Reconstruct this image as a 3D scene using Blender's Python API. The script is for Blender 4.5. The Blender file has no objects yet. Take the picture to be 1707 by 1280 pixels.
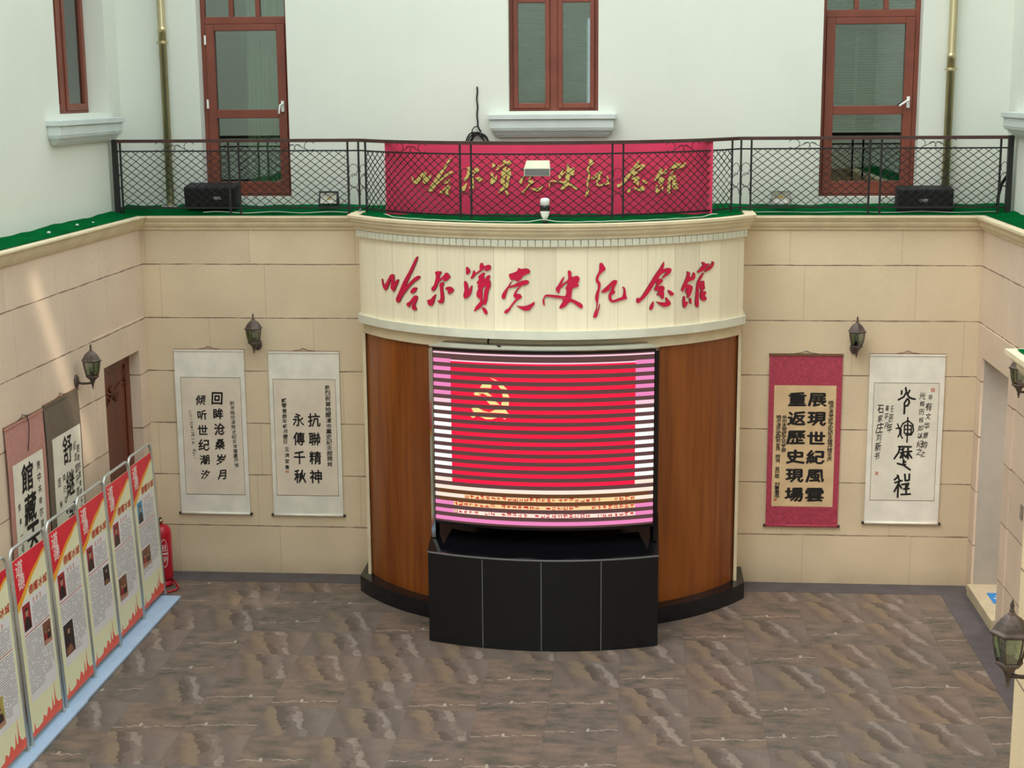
import bpy, bmesh, math, random
from mathutils import Vector, Matrix
from mathutils.geometry import tessellate_polygon
random.seed(7)
S = bpy.context.scene
COL = S.collection
pi = math.pi

# ------------------------------------------------------------------ camera, sky, sun, exposure
cam = bpy.data.cameras.new('camera')
cam.sensor_width = 36.0
cam.lens = 2518.5/1707*36
co = bpy.data.objects.new('camera', cam); COL.objects.link(co)
PIT, YAW, ROL = .1922, -.0835, -.0075
fw = Vector((math.sin(YAW)*math.cos(PIT), math.cos(YAW)*math.cos(PIT), -math.sin(PIT)))
rt = Vector((math.cos(YAW), -math.sin(YAW), 0)); up = rt.cross(fw)
r2 = rt*math.cos(ROL) + up*math.sin(ROL); u2 = up*math.cos(ROL) - rt*math.sin(ROL)
co.matrix_world = Matrix(((r2.x, u2.x, -fw.x, .5578), (r2.y, u2.y, -fw.y, -16.3538), (r2.z, u2.z, -fw.z, 5.4305), (0, 0, 0, 1)))
cam.clip_end = 200
S.camera = co

w = bpy.data.worlds.new('sky'); S.world = w; w.use_nodes = True
nt = w.node_tree; bg = nt.nodes['Background']
tc = nt.nodes.new('ShaderNodeTexCoord'); sp = nt.nodes.new('ShaderNodeSeparateXYZ'); cr = nt.nodes.new('ShaderNodeValToRGB')
nt.links.new(tc.outputs['Generated'], sp.inputs[0]); nt.links.new(sp.outputs['Z'], cr.inputs[0]); nt.links.new(cr.outputs[0], bg.inputs[0])
cr.color_ramp.elements[0].position = 0.0; cr.color_ramp.elements[0].color = (.60, .72, .76, 1)
cr.color_ramp.elements[1].position = .9; cr.color_ramp.elements[1].color = (.91, .995, 1.0, 1)
bg.inputs[1].default_value = SKY = 2.65

sun = bpy.data.lights.new('sun', 'SUN'); sun.energy = .85; sun.angle = math.radians(30); sun.color = (1, .95, .87)
so = bpy.data.objects.new('sun', sun); COL.objects.link(so)
so.rotation_euler = Vector((-.34, -.50, .80)).to_track_quat('Z', 'Y').to_euler()

def streak_light(target, d, dist, w, length, width, watt):
    # added lamp, out of view on the right, standing in for assumed reflected sunlight: a narrow, nearly parallel beam
    d = Vector(d).normalized(); w = Vector(w).normalized(); a = (w-d*w.dot(d)); k = a.length; a.normalize()
    l = bpy.data.lights.new('added_streak_light', 'AREA'); l.shape = 'RECTANGLE'; l.size = width; l.size_y = length*k; l.spread = math.radians(2.2); l.energy = watt; l.color = (1, .90, .72)
    o = bpy.data.objects.new('added_streak_light', l); COL.objects.link(o); z = -d; x = a.cross(z)
    p = Vector(target)-d*dist
    o.matrix_world = Matrix(((x.x, a.x, z.x, p.x), (x.y, a.y, z.y, p.y), (x.z, a.z, z.z, p.z), (0, 0, 0, 1)))
streak_light((-4.93, -2.17, 2.25), (-.80, .36, -.36), 10.9, (0, .507, -.862), 3.6, .16, .9)
streak_light((-3.35, -.98, 0), (-7.75, 4.52, -8.5), 12.3, (1, .05, 0), 1.5, .16, .45)

S.view_settings.view_transform = 'Standard'; S.view_settings.look = 'None'
S.view_settings.exposure = 0.0; S.view_settings.gamma = 1.0
S.view_settings.use_curve_mapping = False

# ------------------------------------------------------------------ materials
def lin(c):
    f = lambda v: (v/255/12.92) if v/255 <= .04045 else ((v/255+.055)/1.055)**2.4
    return (f(c[0]), f(c[1]), f(c[2]), 1)

class NG:
    """small helper for node graphs"""
    def __init__(s, name):
        s.m = bpy.data.materials.new(name); s.m.use_nodes = True; s.t = s.m.node_tree
        s.b = s.t.nodes['Principled BSDF']
    def n(s, typ, **kw):
        x = s.t.nodes.new('ShaderNode'+typ)
        for k, v in kw.items(): setattr(x, k, v)
        return x
    def put(s, a, sock):
        if hasattr(a, 'is_output'): s.t.links.new(a, sock)
        else: sock.default_value = a
    def ma(s, op, a, b=0.0, c=None):
        x = s.n('Math', operation=op); s.put(a, x.inputs[0]); s.put(b, x.inputs[1])
        if c is not None: s.put(c, x.inputs[2])
        return x.outputs[0]
    def mix(s, f, a, b, mode='MIX'):
        x = s.n('MixRGB', blend_type=mode); s.put(f, x.inputs[0]); s.put(a, x.inputs[1]); s.put(b, x.inputs[2]); return x.outputs[0]
    def pos(s):
        g = s.n('NewGeometry'); p = s.n('SeparateXYZ'); s.t.links.new(g.outputs['Position'], p.inputs[0])
        return g.outputs['Position'], p.outputs[0], p.outputs[1], p.outputs[2]
    def obj(s):
        return s.n('TexCoord').outputs['Object']
    def noise(s, vec, scale, detail=3.0, rough=.55, col=False):
        x = s.n('TexNoise'); s.put(scale, x.inputs['Scale']); s.put(detail, x.inputs['Detail']); s.put(rough, x.inputs['Roughness'])
        if vec is not None: s.t.links.new(vec, x.inputs['Vector'])
        return x.outputs['Color' if col else 'Fac']
    def ramp(s, f, stops, interp='LINEAR'):
        x = s.n('ValToRGB'); x.color_ramp.interpolation = interp
        e = x.color_ramp.elements
        while len(e) < len(stops): e.new(.5)
        for q, (p, c) in zip(e, stops): q.position = p; q.color = c if len(c) == 4 else (*c, 1)
        s.put(f, x.inputs[0]); return x.outputs[0]
    def vec(s, x, y, z):
        c = s.n('CombineXYZ'); s.put(x, c.inputs[0]); s.put(y, c.inputs[1]); s.put(z, c.inputs[2]); return c.outputs[0]
    def bump(s, h, strength=.2, dist=.01):
        x = s.n('Bump'); x.inputs['Strength'].default_value = strength; x.inputs['Distance'].default_value = dist
        s.put(h, x.inputs['Height']); s.t.links.new(x.outputs[0], s.b.inputs['Normal'])
    def col(s, c): s.put(c, s.b.inputs['Base Color'])
    def rough(s, r): s.put(r, s.b.inputs['Roughness'])

def mat(name, c, rough=.6, metal=0.0, var=.06, scale=6.0, bump=0.0, spec=None, emit=0.0, coords='obj'):
    g = NG(name); c = lin(c)
    if var:
        v = g.obj() if coords == 'obj' else g.pos()[0]
        f = g.noise(v, scale, 4)
        dk = tuple(x*(1-var*2) for x in c[:3])+(1,); lt = tuple(min(1, x*(1+var*2)) for x in c[:3])+(1,)
        colr = g.ramp(f, [(.3, dk), (.7, lt)])
        g.col(colr)
        if bump: g.bump(g.noise(v, scale*12, 3), bump, .004)
    else: g.col(c)
    g.rough(rough); g.b.inputs['Metallic'].default_value = metal
    if spec is not None: g.b.inputs['Specular IOR Level'].default_value = spec
    if emit:
        g.b.inputs['Emission Color'].default_value = c; g.b.inputs['Emission Strength'].default_value = emit
    return g.m

def stone(name, horiz, base=(226, 206, 176)):
    """pale stone cladding in 0.6 m courses; horiz: 0 = joints run over x, 1 = over y"""
    g = NG(name); P, x, y, z = g.pos(); h = (x, y)[horiz]
    wob = g.ma('MULTIPLY', g.ma('SUBTRACT', g.noise(P, 2.2, 2), .5), .012)
    t = g.ma('DIVIDE', g.ma('SUBTRACT', g.ma('ADD', z, wob), .56-6), .6)
    fr = g.ma('FRACT', t); row = g.ma('FLOOR', t)
    d = g.ma('MULTIPLY', g.ma('MINIMUM', fr, g.ma('SUBTRACT', 1.0, fr)), .6)
    br = g.noise(P, 5.0, 2)
    ln = g.ma('MULTIPLY', g.ma('LESS_THAN', d, g.ma('MULTIPLY', g.ma('ADD', br, -.18), .017)), .8)
    off = g.ma('FRACT', g.ma('MULTIPLY', g.ma('SINE', g.ma('MULTIPLY', row, 12.99)), 437.5))
    tv = g.ma('ADD', g.ma('DIVIDE', h, 1.18), off); fv = g.ma('FRACT', tv); tile = g.ma('FLOOR', tv)
    dv = g.ma('MULTIPLY', g.ma('MINIMUM', fv, g.ma('SUBTRACT', 1.0, fv)), 1.18)
    lv = g.ma('MULTIPLY', g.ma('LESS_THAN', dv, .0045), .22)
    line = g.ma('MAXIMUM', ln, lv)
    hs = g.ma('FRACT', g.ma('MULTIPLY', g.ma('SINE', g.ma('ADD', g.ma('MULTIPLY', row, 78.2), g.ma('MULTIPLY', tile, 37.7))), 143.7))
    b = lin(base)
    c1 = g.mix(hs, tuple(k*.95 for k in b[:3])+(1,), tuple(min(1, k*1.05) for k in b[:3])+(1,))
    blotch = g.ramp(g.noise(P, 1.1, 5), [(.3, (.90, .88, .86)), (.7, (1.04, 1.03, 1.02))])
    c2 = g.mix(1.0, c1, blotch, 'MULTIPLY')
    grain = g.ramp(g.noise(P, 70, 3), [(.3, (.93, .92, .90)), (.6, (1.03, 1.03, 1.03))])
    c3 = g.mix(1.0, c2, grain, 'MULTIPLY')
    pits = g.ma('MULTIPLY', g.ma('GREATER_THAN', g.noise(P, 38, 2), .70), g.ma('GREATER_THAN', g.noise(P, 1.7, 2), .5))
    c4 = g.mix(g.ma('MULTIPLY', pits, .45), c3, lin((120, 96, 72)))
    dirt = g.ma('MULTIPLY', g.ma('SUBTRACT', 1.0, g.ma('SMOOTH_MIN', g.ma('DIVIDE', z, .22), 1.0, .3)), g.noise(P, 4, 4))
    c5 = g.mix(g.ma('MULTIPLY', g.ma('MAXIMUM', dirt, 0.0), .5), c4, lin((140, 110, 72)))
    c6 = g.mix(line, c5, lin((98, 72, 52)))
    g.col(c6); g.rough(.75); g.bump(g.ma('SUBTRACT', g.noise(P, 60, 3), line), .25, .004)
    return g.m

def plaster(name, c=(226, 232, 220)):
    g = NG(name); P, x, y, z = g.pos(); b = lin(c)
    bl = g.ramp(g.noise(P, .8, 5), [(.3, (.955, .965, .96)), (.7, (1.02, 1.015, 1.01))])
    st = g.ramp(g.noise(g.vec(g.ma('MULTIPLY', x, 9.0), g.ma('MULTIPLY', y, 9.0), g.ma('MULTIPLY', z, .5)), 1.0, 4), [(.35, (.992, .993, .993)), (.6, (1.0, 1.0, 1.0))])
    g.col(g.mix(1.0, g.mix(1.0, b, bl, 'MULTIPLY'), st, 'MULTIPLY')); g.rough(.85)
    g.bump(g.noise(P, 26, 4), .12, .006)
    return g.m

def slate_floor(name):
    """printed slate tiles of two prints: one with a tan field, a dark wedge and a pale streak on the slant, one darker with a white vein"""
    g = NG(name); P, x, y, z = g.pos(); T = .628
    ty = g.ma('DIVIDE', g.ma('ADD', y, 20.10), T); ry = g.ma('FLOOR', ty); fy = g.ma('FRACT', ty)
    tx = g.ma('DIVIDE', g.ma('ADD', x, 20.3), T); rx = g.ma('FLOOR', tx); fx = g.ma('FRACT', tx)
    h1 = g.ma('FRACT', g.ma('MULTIPLY', g.ma('SINE', g.ma('ADD', g.ma('MULTIPLY', ry, 12.9), g.ma('MULTIPLY', rx, 78.2))), 437.5))
    h2 = g.ma('FRACT', g.ma('MULTIPLY', h1, 17.3)); h3 = g.ma('FRACT', g.ma('MULTIPLY', h1, 91.7))
    o = g.ma('MULTIPLY', g.ma('FLOOR', g.ma('MULTIPLY', h2, 6.0)), 3.7)
    loc = g.vec(g.ma('ADD', fx, o), fy, o)
    fine = g.noise(P, 26, 5, .6)
    w1 = g.ma('MULTIPLY', g.ma('SUBTRACT', g.noise(loc, 4.2, 4, .6), .5), .34)
    s = g.ma('ADD', g.ma('SUBTRACT', fx, g.ma('MULTIPLY', g.ma('SUBTRACT', 1.0, fy), .36)), g.ma('ADD', w1, g.ma('MULTIPLY', g.ma('SUBTRACT', h3, .5), .30)))
    s = g.ma('ADD', g.ma('MULTIPLY', s, .62), .34)
    tan, dk, mv, lt, gm = lin((130, 112, 94)), lin((92, 78, 70)), lin((116, 101, 94)), lin((146, 132, 122)), lin((124, 110, 102))
    A = g.ramp(s, [(.0, lin((110, 98, 88))), (.22, mv), (.30, lin((104, 90, 82))), (.40, tan), (.475, tan), (.485, dk), (.565, lin((100, 86, 78))), (.58, mv), (.615, mv), (.63, lt), (.685, lin((138, 124, 115))), (.70, lin((104, 91, 85))), (.85, gm)])
    A = g.mix(g.ma('MULTIPLY', g.ma('LESS_THAN', g.noise(loc, 2.4, 2), .46), .65), A, mv)
    nb = g.noise(g.vec(g.ma('MULTIPLY', fx, 1.5), g.ma('MULTIPLY', fy, 2.6), g.ma('ADD', o, 9.0)), 1.6, 5, .6)
    B = g.ramp(nb, [(.30, lin((80, 77, 69))), (.44, lin((104, 93, 84))), (.54, lin((118, 102, 93))), (.66, lin((128, 110, 96)))])
    wv = g.ma('MULTIPLY', g.ma('SUBTRACT', g.noise(g.vec(g.ma('MULTIPLY', fx, 3.0), o, 0.0), 1.6, 4, .6), .5), .30)
    dv = g.ma('ABSOLUTE', g.ma('SUBTRACT', g.ma('SUBTRACT', fy, g.ma('MULTIPLY', fx, .10)), g.ma('ADD', g.ma('ADD', .12, g.ma('MULTIPLY', h2, .3)), wv)))
    vein = g.ma('MULTIPLY', g.ma('LESS_THAN', dv, g.ma('MULTIPLY', .018, fine)), g.ma('GREATER_THAN', g.noise(loc, 7.0, 2), .42))
    ex_ = g.ma('SUBTRACT', fx, g.ma('ADD', .25, g.ma('MULTIPLY', h3, .6))); ey_ = g.ma('SUBTRACT', g.ma('SUBTRACT', fy, g.ma('MULTIPLY', fx, .10)), g.ma('ADD', g.ma('ADD', .16, g.ma('MULTIPLY', h2, .3)), wv))
    spot = g.ma('LESS_THAN', g.ma('ADD', g.ma('MULTIPLY', g.ma('MULTIPLY', ex_, ex_), 1500.0), g.ma('MULTIPLY', g.ma('MULTIPLY', ey_, ey_), 240.0)), g.ma('ADD', .4, g.ma('MULTIPLY', fine, .7)))
    B = g.mix(g.ma('MULTIPLY', g.ma('MAXIMUM', vein, spot), .62), B, lin((196, 186, 174)))
    c = g.mix(g.ma('LESS_THAN', h1, .40), A, B)
    tone = g.mix(h2, (1.06, .99, .93, 1), (.90, .93, .94, 1))
    c = g.mix(1.0, c, tone, 'MULTIPLY')
    c = g.mix(1.0, c, g.ramp(fine, [(.3, (.88, .88, .88)), (.7, (1.08, 1.08, 1.08))]), 'MULTIPLY')
    d1 = g.ma('MINIMUM', fy, g.ma('SUBTRACT', 1.0, fy)); d2 = g.ma('MINIMUM', fx, g.ma('SUBTRACT', 1.0, fx))
    ln = g.ma('MULTIPLY', g.ma('LESS_THAN', g.ma('MINIMUM', d1, d2), .0035), .30)
    c = g.mix(ln, c, lin((66, 58, 54)))
    g.col(c); g.rough(g.ma('ADD', .42, g.ma('MULTIPLY', fine, .25)))
    g.bump(g.ma('SUBTRACT', fine, ln), .12, .004)
    return g.m

def wood(name, c1, c2, rough=.35, sx=14.0, sz=.7):
    g = NG(name); P, x, y, z = g.pos()
    v = g.vec(g.ma('MULTIPLY', x, sx), g.ma('MULTIPLY', y, sx), g.ma('MULTIPLY', z, sz))
    f = g.noise(v, 1.0, 6, .6); f2 = g.noise(g.vec(g.ma('MULTIPLY', x, 2.2), g.ma('MULTIPLY', y, 2.2), g.ma('MULTIPLY', z, .25)), 1.0, 2)
    c = g.ramp(g.ma('ADD', g.ma('MULTIPLY', f, .55), g.ma('MULTIPLY', f2, .45)), [(.36, lin(c1)), (.62, lin(c2))])
    g.col(c); g.rough(rough); return g.m

def frieze_mat(name):
    """cream stone boards standing side by side around the bay"""
    g = NG(name); P, x, y, z = g.pos()
    th = g.ma('ARCTAN2', g.ma('ADD', x, .36), g.ma('SUBTRACT', .78, y))
    t = g.ma('DIVIDE', g.ma('ADD', th, 2.02), .1295); fr = g.ma('FRACT', t); row = g.ma('FLOOR', t)
    hs = g.ma('FRACT', g.ma('MULTIPLY', g.ma('SINE', g.ma('MULTIPLY', row, 45.3)), 437.5))
    b = lin((249, 235, 207))
    c = g.mix(hs, tuple(k*.93 for k in b[:3])+(1,), tuple(min(1, k*1.06) for k in b[:3])+(1,))
    st = g.ramp(g.noise(g.vec(g.ma('MULTIPLY', th, 60.0), g.ma('MULTIPLY', z, .8), row), 1.0, 3), [(.3, (.95, .95, .94)), (.65, (1.03, 1.03, 1.03))])
    c = g.mix(1.0, c, st, 'MULTIPLY')
    ln = g.ma('MULTIPLY', g.ma('LESS_THAN', g.ma('MINIMUM', fr, g.ma('SUBTRACT', 1.0, fr)), .012), .28)
    g.col(g.mix(ln, c, lin((130, 112, 80)))); g.rough(.7); g.bump(g.noise(P, 50, 3), .1, .003)
    return g.m

def turf(name, c):
    g = NG(name); P, x, y, z = g.pos(); b = lin(c)
    f = g.noise(P, 120, 3, .7); f2 = g.noise(P, 3.0, 3)
    cc = g.ramp(g.ma('ADD', g.ma('MULTIPLY', f, .6), g.ma('MULTIPLY', f2, .4)), [(.35, tuple(k*.45 for k in b[:3])), (.65, tuple(min(1, k*1.4) for k in b[:3]))])
    g.col(cc); g.rough(.95); g.b.inputs['Specular IOR Level'].default_value = .02; g.bump(f, 1.0, .02); return g.m

def glass(name, tint=(150, 168, 160), clear=.5, rough=.03):
    g = NG(name); t = g.t
    tr = g.n('BsdfTransparent'); tr.inputs[0].default_value = lin(tint)
    gl = g.n('BsdfGlossy'); gl.inputs['Roughness'].default_value = rough; gl.inputs[0].default_value = (.9, .95, .93, 1)
    lw = g.n('LayerWeight'); lw.inputs[0].default_value = .28
    f = g.ma('ADD', lw.outputs['Fresnel'], 1-clear)
    f = g.ma('MINIMUM', f, 1.0)
    mx = g.n('MixShader'); t.links.new(f, mx.inputs[0]); t.links.new(tr.outputs[0], mx.inputs[1]); t.links.new(gl.outputs[0], mx.inputs[2])
    t.links.new(mx.outputs[0], t.nodes['Material Output'].inputs[0]); return g.m

def emis(name, c, s=1.0):
    g = NG(name); g.col((.02, .02, .02, 1)); g.b.inputs['Emission Color'].default_value = lin(c); g.b.inputs['Emission Strength'].default_value = s
    g.rough(.9); g.b.inputs['Specular IOR Level'].default_value = .05; return g.m

M = dict(
    stone_x=stone('stone_cladding_back', 0), stone_y=stone('stone_cladding_side', 1, (227, 205, 184)), stone_bay_sunlit=stone('sunlit_tint_stone_bay', 1, (250, 228, 190)),  # near bay's stone is a lighter, warmer copy: sunlight put into its colour
    plaster=plaster('mint_white_plaster', (223, 225, 215)), white=mat('white_moulding', (206, 214, 210), .7, var=.03, scale=3, bump=.1),
    slate=slate_floor('slate_tiles'), border=mat('blue_grey_border', (84, 78, 82), .55, var=.10, scale=5, coords='w'),
    cornice=mat('cream_cornice', (228, 210, 176), .65, var=.05, scale=4, bump=.08, coords='w'),
    frieze=frieze_mat('cream_frieze'), mould=mat('pale_band', (224, 221, 202), .6, var=.03, scale=5, coords='w'),
    wood=wood('walnut_veneer', (112, 52, 16), (154, 86, 30), .28), doorwood=wood('door_wood', (92, 42, 26), (124, 62, 38), .45, 20, 1.0),
    brown=mat('brown_frame', (124, 62, 46), .45, var=.07, scale=4, coords='w'), black=mat('black_granite', (17, 20, 24), .22, var=.05, scale=20),
    gloss=mat('polished_black_top', (14, 14, 17), .05, var=0, spec=1.0), iron=mat('black_iron', (26, 24, 24), .5, .0, var=.12, scale=10, coords='w'),
    rail=mat('dark_brown_rail', (72, 44, 42), .4, var=.12, scale=6, coords='w'), chrome=mat('mirror_steel', (200, 200, 200), .06, 1.0, var=0),
    dchrome=mat('dark_mirror', (46, 44, 46), .1, .8, var=0), steel=mat('satin_steel', (206, 210, 208), .32, .6, var=.04),
    brass=mat('brass_pipe', (196, 182, 140), .25, .6, var=.05, scale=3), silver=mat('silver_joint', (150, 156, 160), .4, .6, var=0),
    turf=turf('green_turf', (2, 108, 52)), bronze=mat('weathered_bronze', (92, 79, 73), .5, .3, var=.22, scale=14, bump=.2),
    lampglass=glass('lamp_glass', (190, 205, 185), .80), pane=glass('window_glass', (206, 220, 212), .85, .02),
    bulb=mat('white_bulb', (222, 228, 222), .4, var=0), signred=mat('sign_red', (208, 8, 66), .4, var=.04, scale=3),
    signside=mat('sign_red_edge', (120, 24, 36), .5, var=0), gold=mat('gold_letter', (236, 208, 122), .4, .25, var=.05), goldside=mat('gold_edge', (120, 84, 24), .4, .5, var=0),
    banner=mat('crimson_board', (220, 50, 92), .5, var=.05, scale=2.0), interior=mat('dark_room', (96, 110, 104), .9, var=.05), blind=mat('grey_green_blind', (206, 220, 208), .5, var=.03),
    curtain=mat('pale_curtain', (240, 242, 224), .9, var=.05), handle=mat('white_handle', (235, 235, 230), .35, var=0),
    speaker=mat('speaker_black', (24, 25, 29), .6, var=.1, scale=20, bump=.2), grille=mat('speaker_grille', (20, 21, 25), .75, var=.15, scale=60, bump=.4), badge=mat('silver_badge', (190, 190, 195), .35, .3, var=0),
    dark=mat('dark_plastic', (28, 28, 30), .45, var=0), grey=mat('grey_metal', (120, 124, 122), .4, .4, var=.05), reflector=mat('lamp_reflector', (232, 230, 220), .35, .1, var=0), led=mat('amber_led', (214, 176, 88), .4, var=0),
    camwhite=mat('white_plastic', (228, 234, 232), .35, var=.02), camblack=mat('black_visor', (22, 26, 30), .15, var=0), beige=mat('cream_housing', (206, 204, 178), .45, var=.04),
    silk=mat('white_silk', (240, 233, 220), .6, var=.04, scale=5, bump=.06), silk2=mat('ivory_silk', (238, 232, 218), .6, var=.04, scale=5, bump=.06), paper=mat('rice_paper', (234, 218, 198), .85, var=.035, scale=4),
    paper2=mat('white_paper', (232, 224, 208), .85, var=.035, scale=4), tan=mat('tan_paper', (222, 190, 148), .85, var=.05, scale=5), brocade=mat('crimson_brocade', (176, 62, 84), .55, var=.14, scale=40, bump=.15),
    pinksilk=mat('dusty_pink_silk', (190, 136, 126), .6, var=.05, scale=30, bump=.1), greysilk=mat('grey_brown_silk', (112, 98, 84), .65, var=.06, scale=30, bump=.1),
    ink=mat('black_ink', (22, 18, 18), .7, var=0), ink2=mat('grey_ink', (70, 60, 56), .8, var=0), seal=mat('red_seal', (204, 92, 70), .7, var=0), edge=mat('dark_edge', (110, 92, 70), .7, var=0),
    roller=mat('dark_roller', (44, 34, 30), .35, var=0), cord=mat('red_brown_cord', (122, 58, 44), .8, var=0), brownrod=mat('brown_rod', (120, 84, 58), .6, var=0),
    poster=mat('cream_green_poster', (240, 238, 198), .45, var=.015, scale=3), pred=mat('poster_red', (232, 34, 58), .45, var=.06, scale=3), porange=mat('poster_orange', (244, 170, 44), .45, var=0),
    pbox=mat('poster_panel', (234, 231, 232), .45, var=.015), ptext=mat('poster_text', (128, 126, 134), .6, var=0), ptitle=mat('poster_title', (196, 62, 40), .6, var=0), pname=mat('poster_name', (214, 130, 130), .6, var=0), pwhite=mat('poster_white', (246, 240, 232), .5, var=0), pcity=mat('poster_city', (238, 96, 74), .5, var=.05),
    phred=mat('photo_red', (158, 36, 50), .4, var=.15, scale=6), phdark=mat('photo_dark', (48, 36, 38), .4, var=.2, scale=9), phblue=mat('photo_blue', (66, 150, 190), .4, var=.1), phskin=mat('photo_skin', (188, 140, 116), .5, var=.1), phbrown=mat('photo_brown', (128, 84, 62), .4, var=.25, scale=9), phgold=mat('photo_gold', (176, 160, 80), .4, var=.2),
    tray=mat('pale_blue_plank', (172, 198, 226), .4, var=.03, scale=3), extred=mat('extinguisher_red', (186, 18, 44), .3, var=.05), extwhite=mat('label_white', (226, 196, 190), .5, var=0),
    mat_blue=mat('blue_floor_sign', (44, 128, 196), .5, var=.03), greywall=mat('grey_passage_wall', (176, 166, 154), .8, var=.03, coords='w'), step=mat('beige_step', (196, 180, 150), .5, var=.05, coords='w'),
    cable=mat('black_cable', (20, 20, 20), .5, var=0), wcable=mat('white_cable', (206, 206, 192), .6, var=0), switch=mat('switch_plate', (128, 120, 104), .4, var=0),
    ledbase=emis('led_dark_rows', (106, 70, 68), .75), ledred=emis('led_red', (250, 8, 66), 1.0), ledpink=emis('led_pink', (244, 138, 196), 1.0), ledlpink=emis('led_pale_pink', (250, 206, 222), 1.0), ledwhite=emis('led_white', (255, 255, 252), 1.1), ledcream=emis('led_cream', (255, 234, 216), 1.0), ledyellow=emis('led_yellow', (246, 232, 150), 1.0), ledtext=emis('led_text', (206, 40, 48), 1.0), ledgold=emis('led_gold', (250, 214, 150), 1.0), ledamber=emis('led_amber_rows', (116, 68, 32), .75),
)

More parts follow.
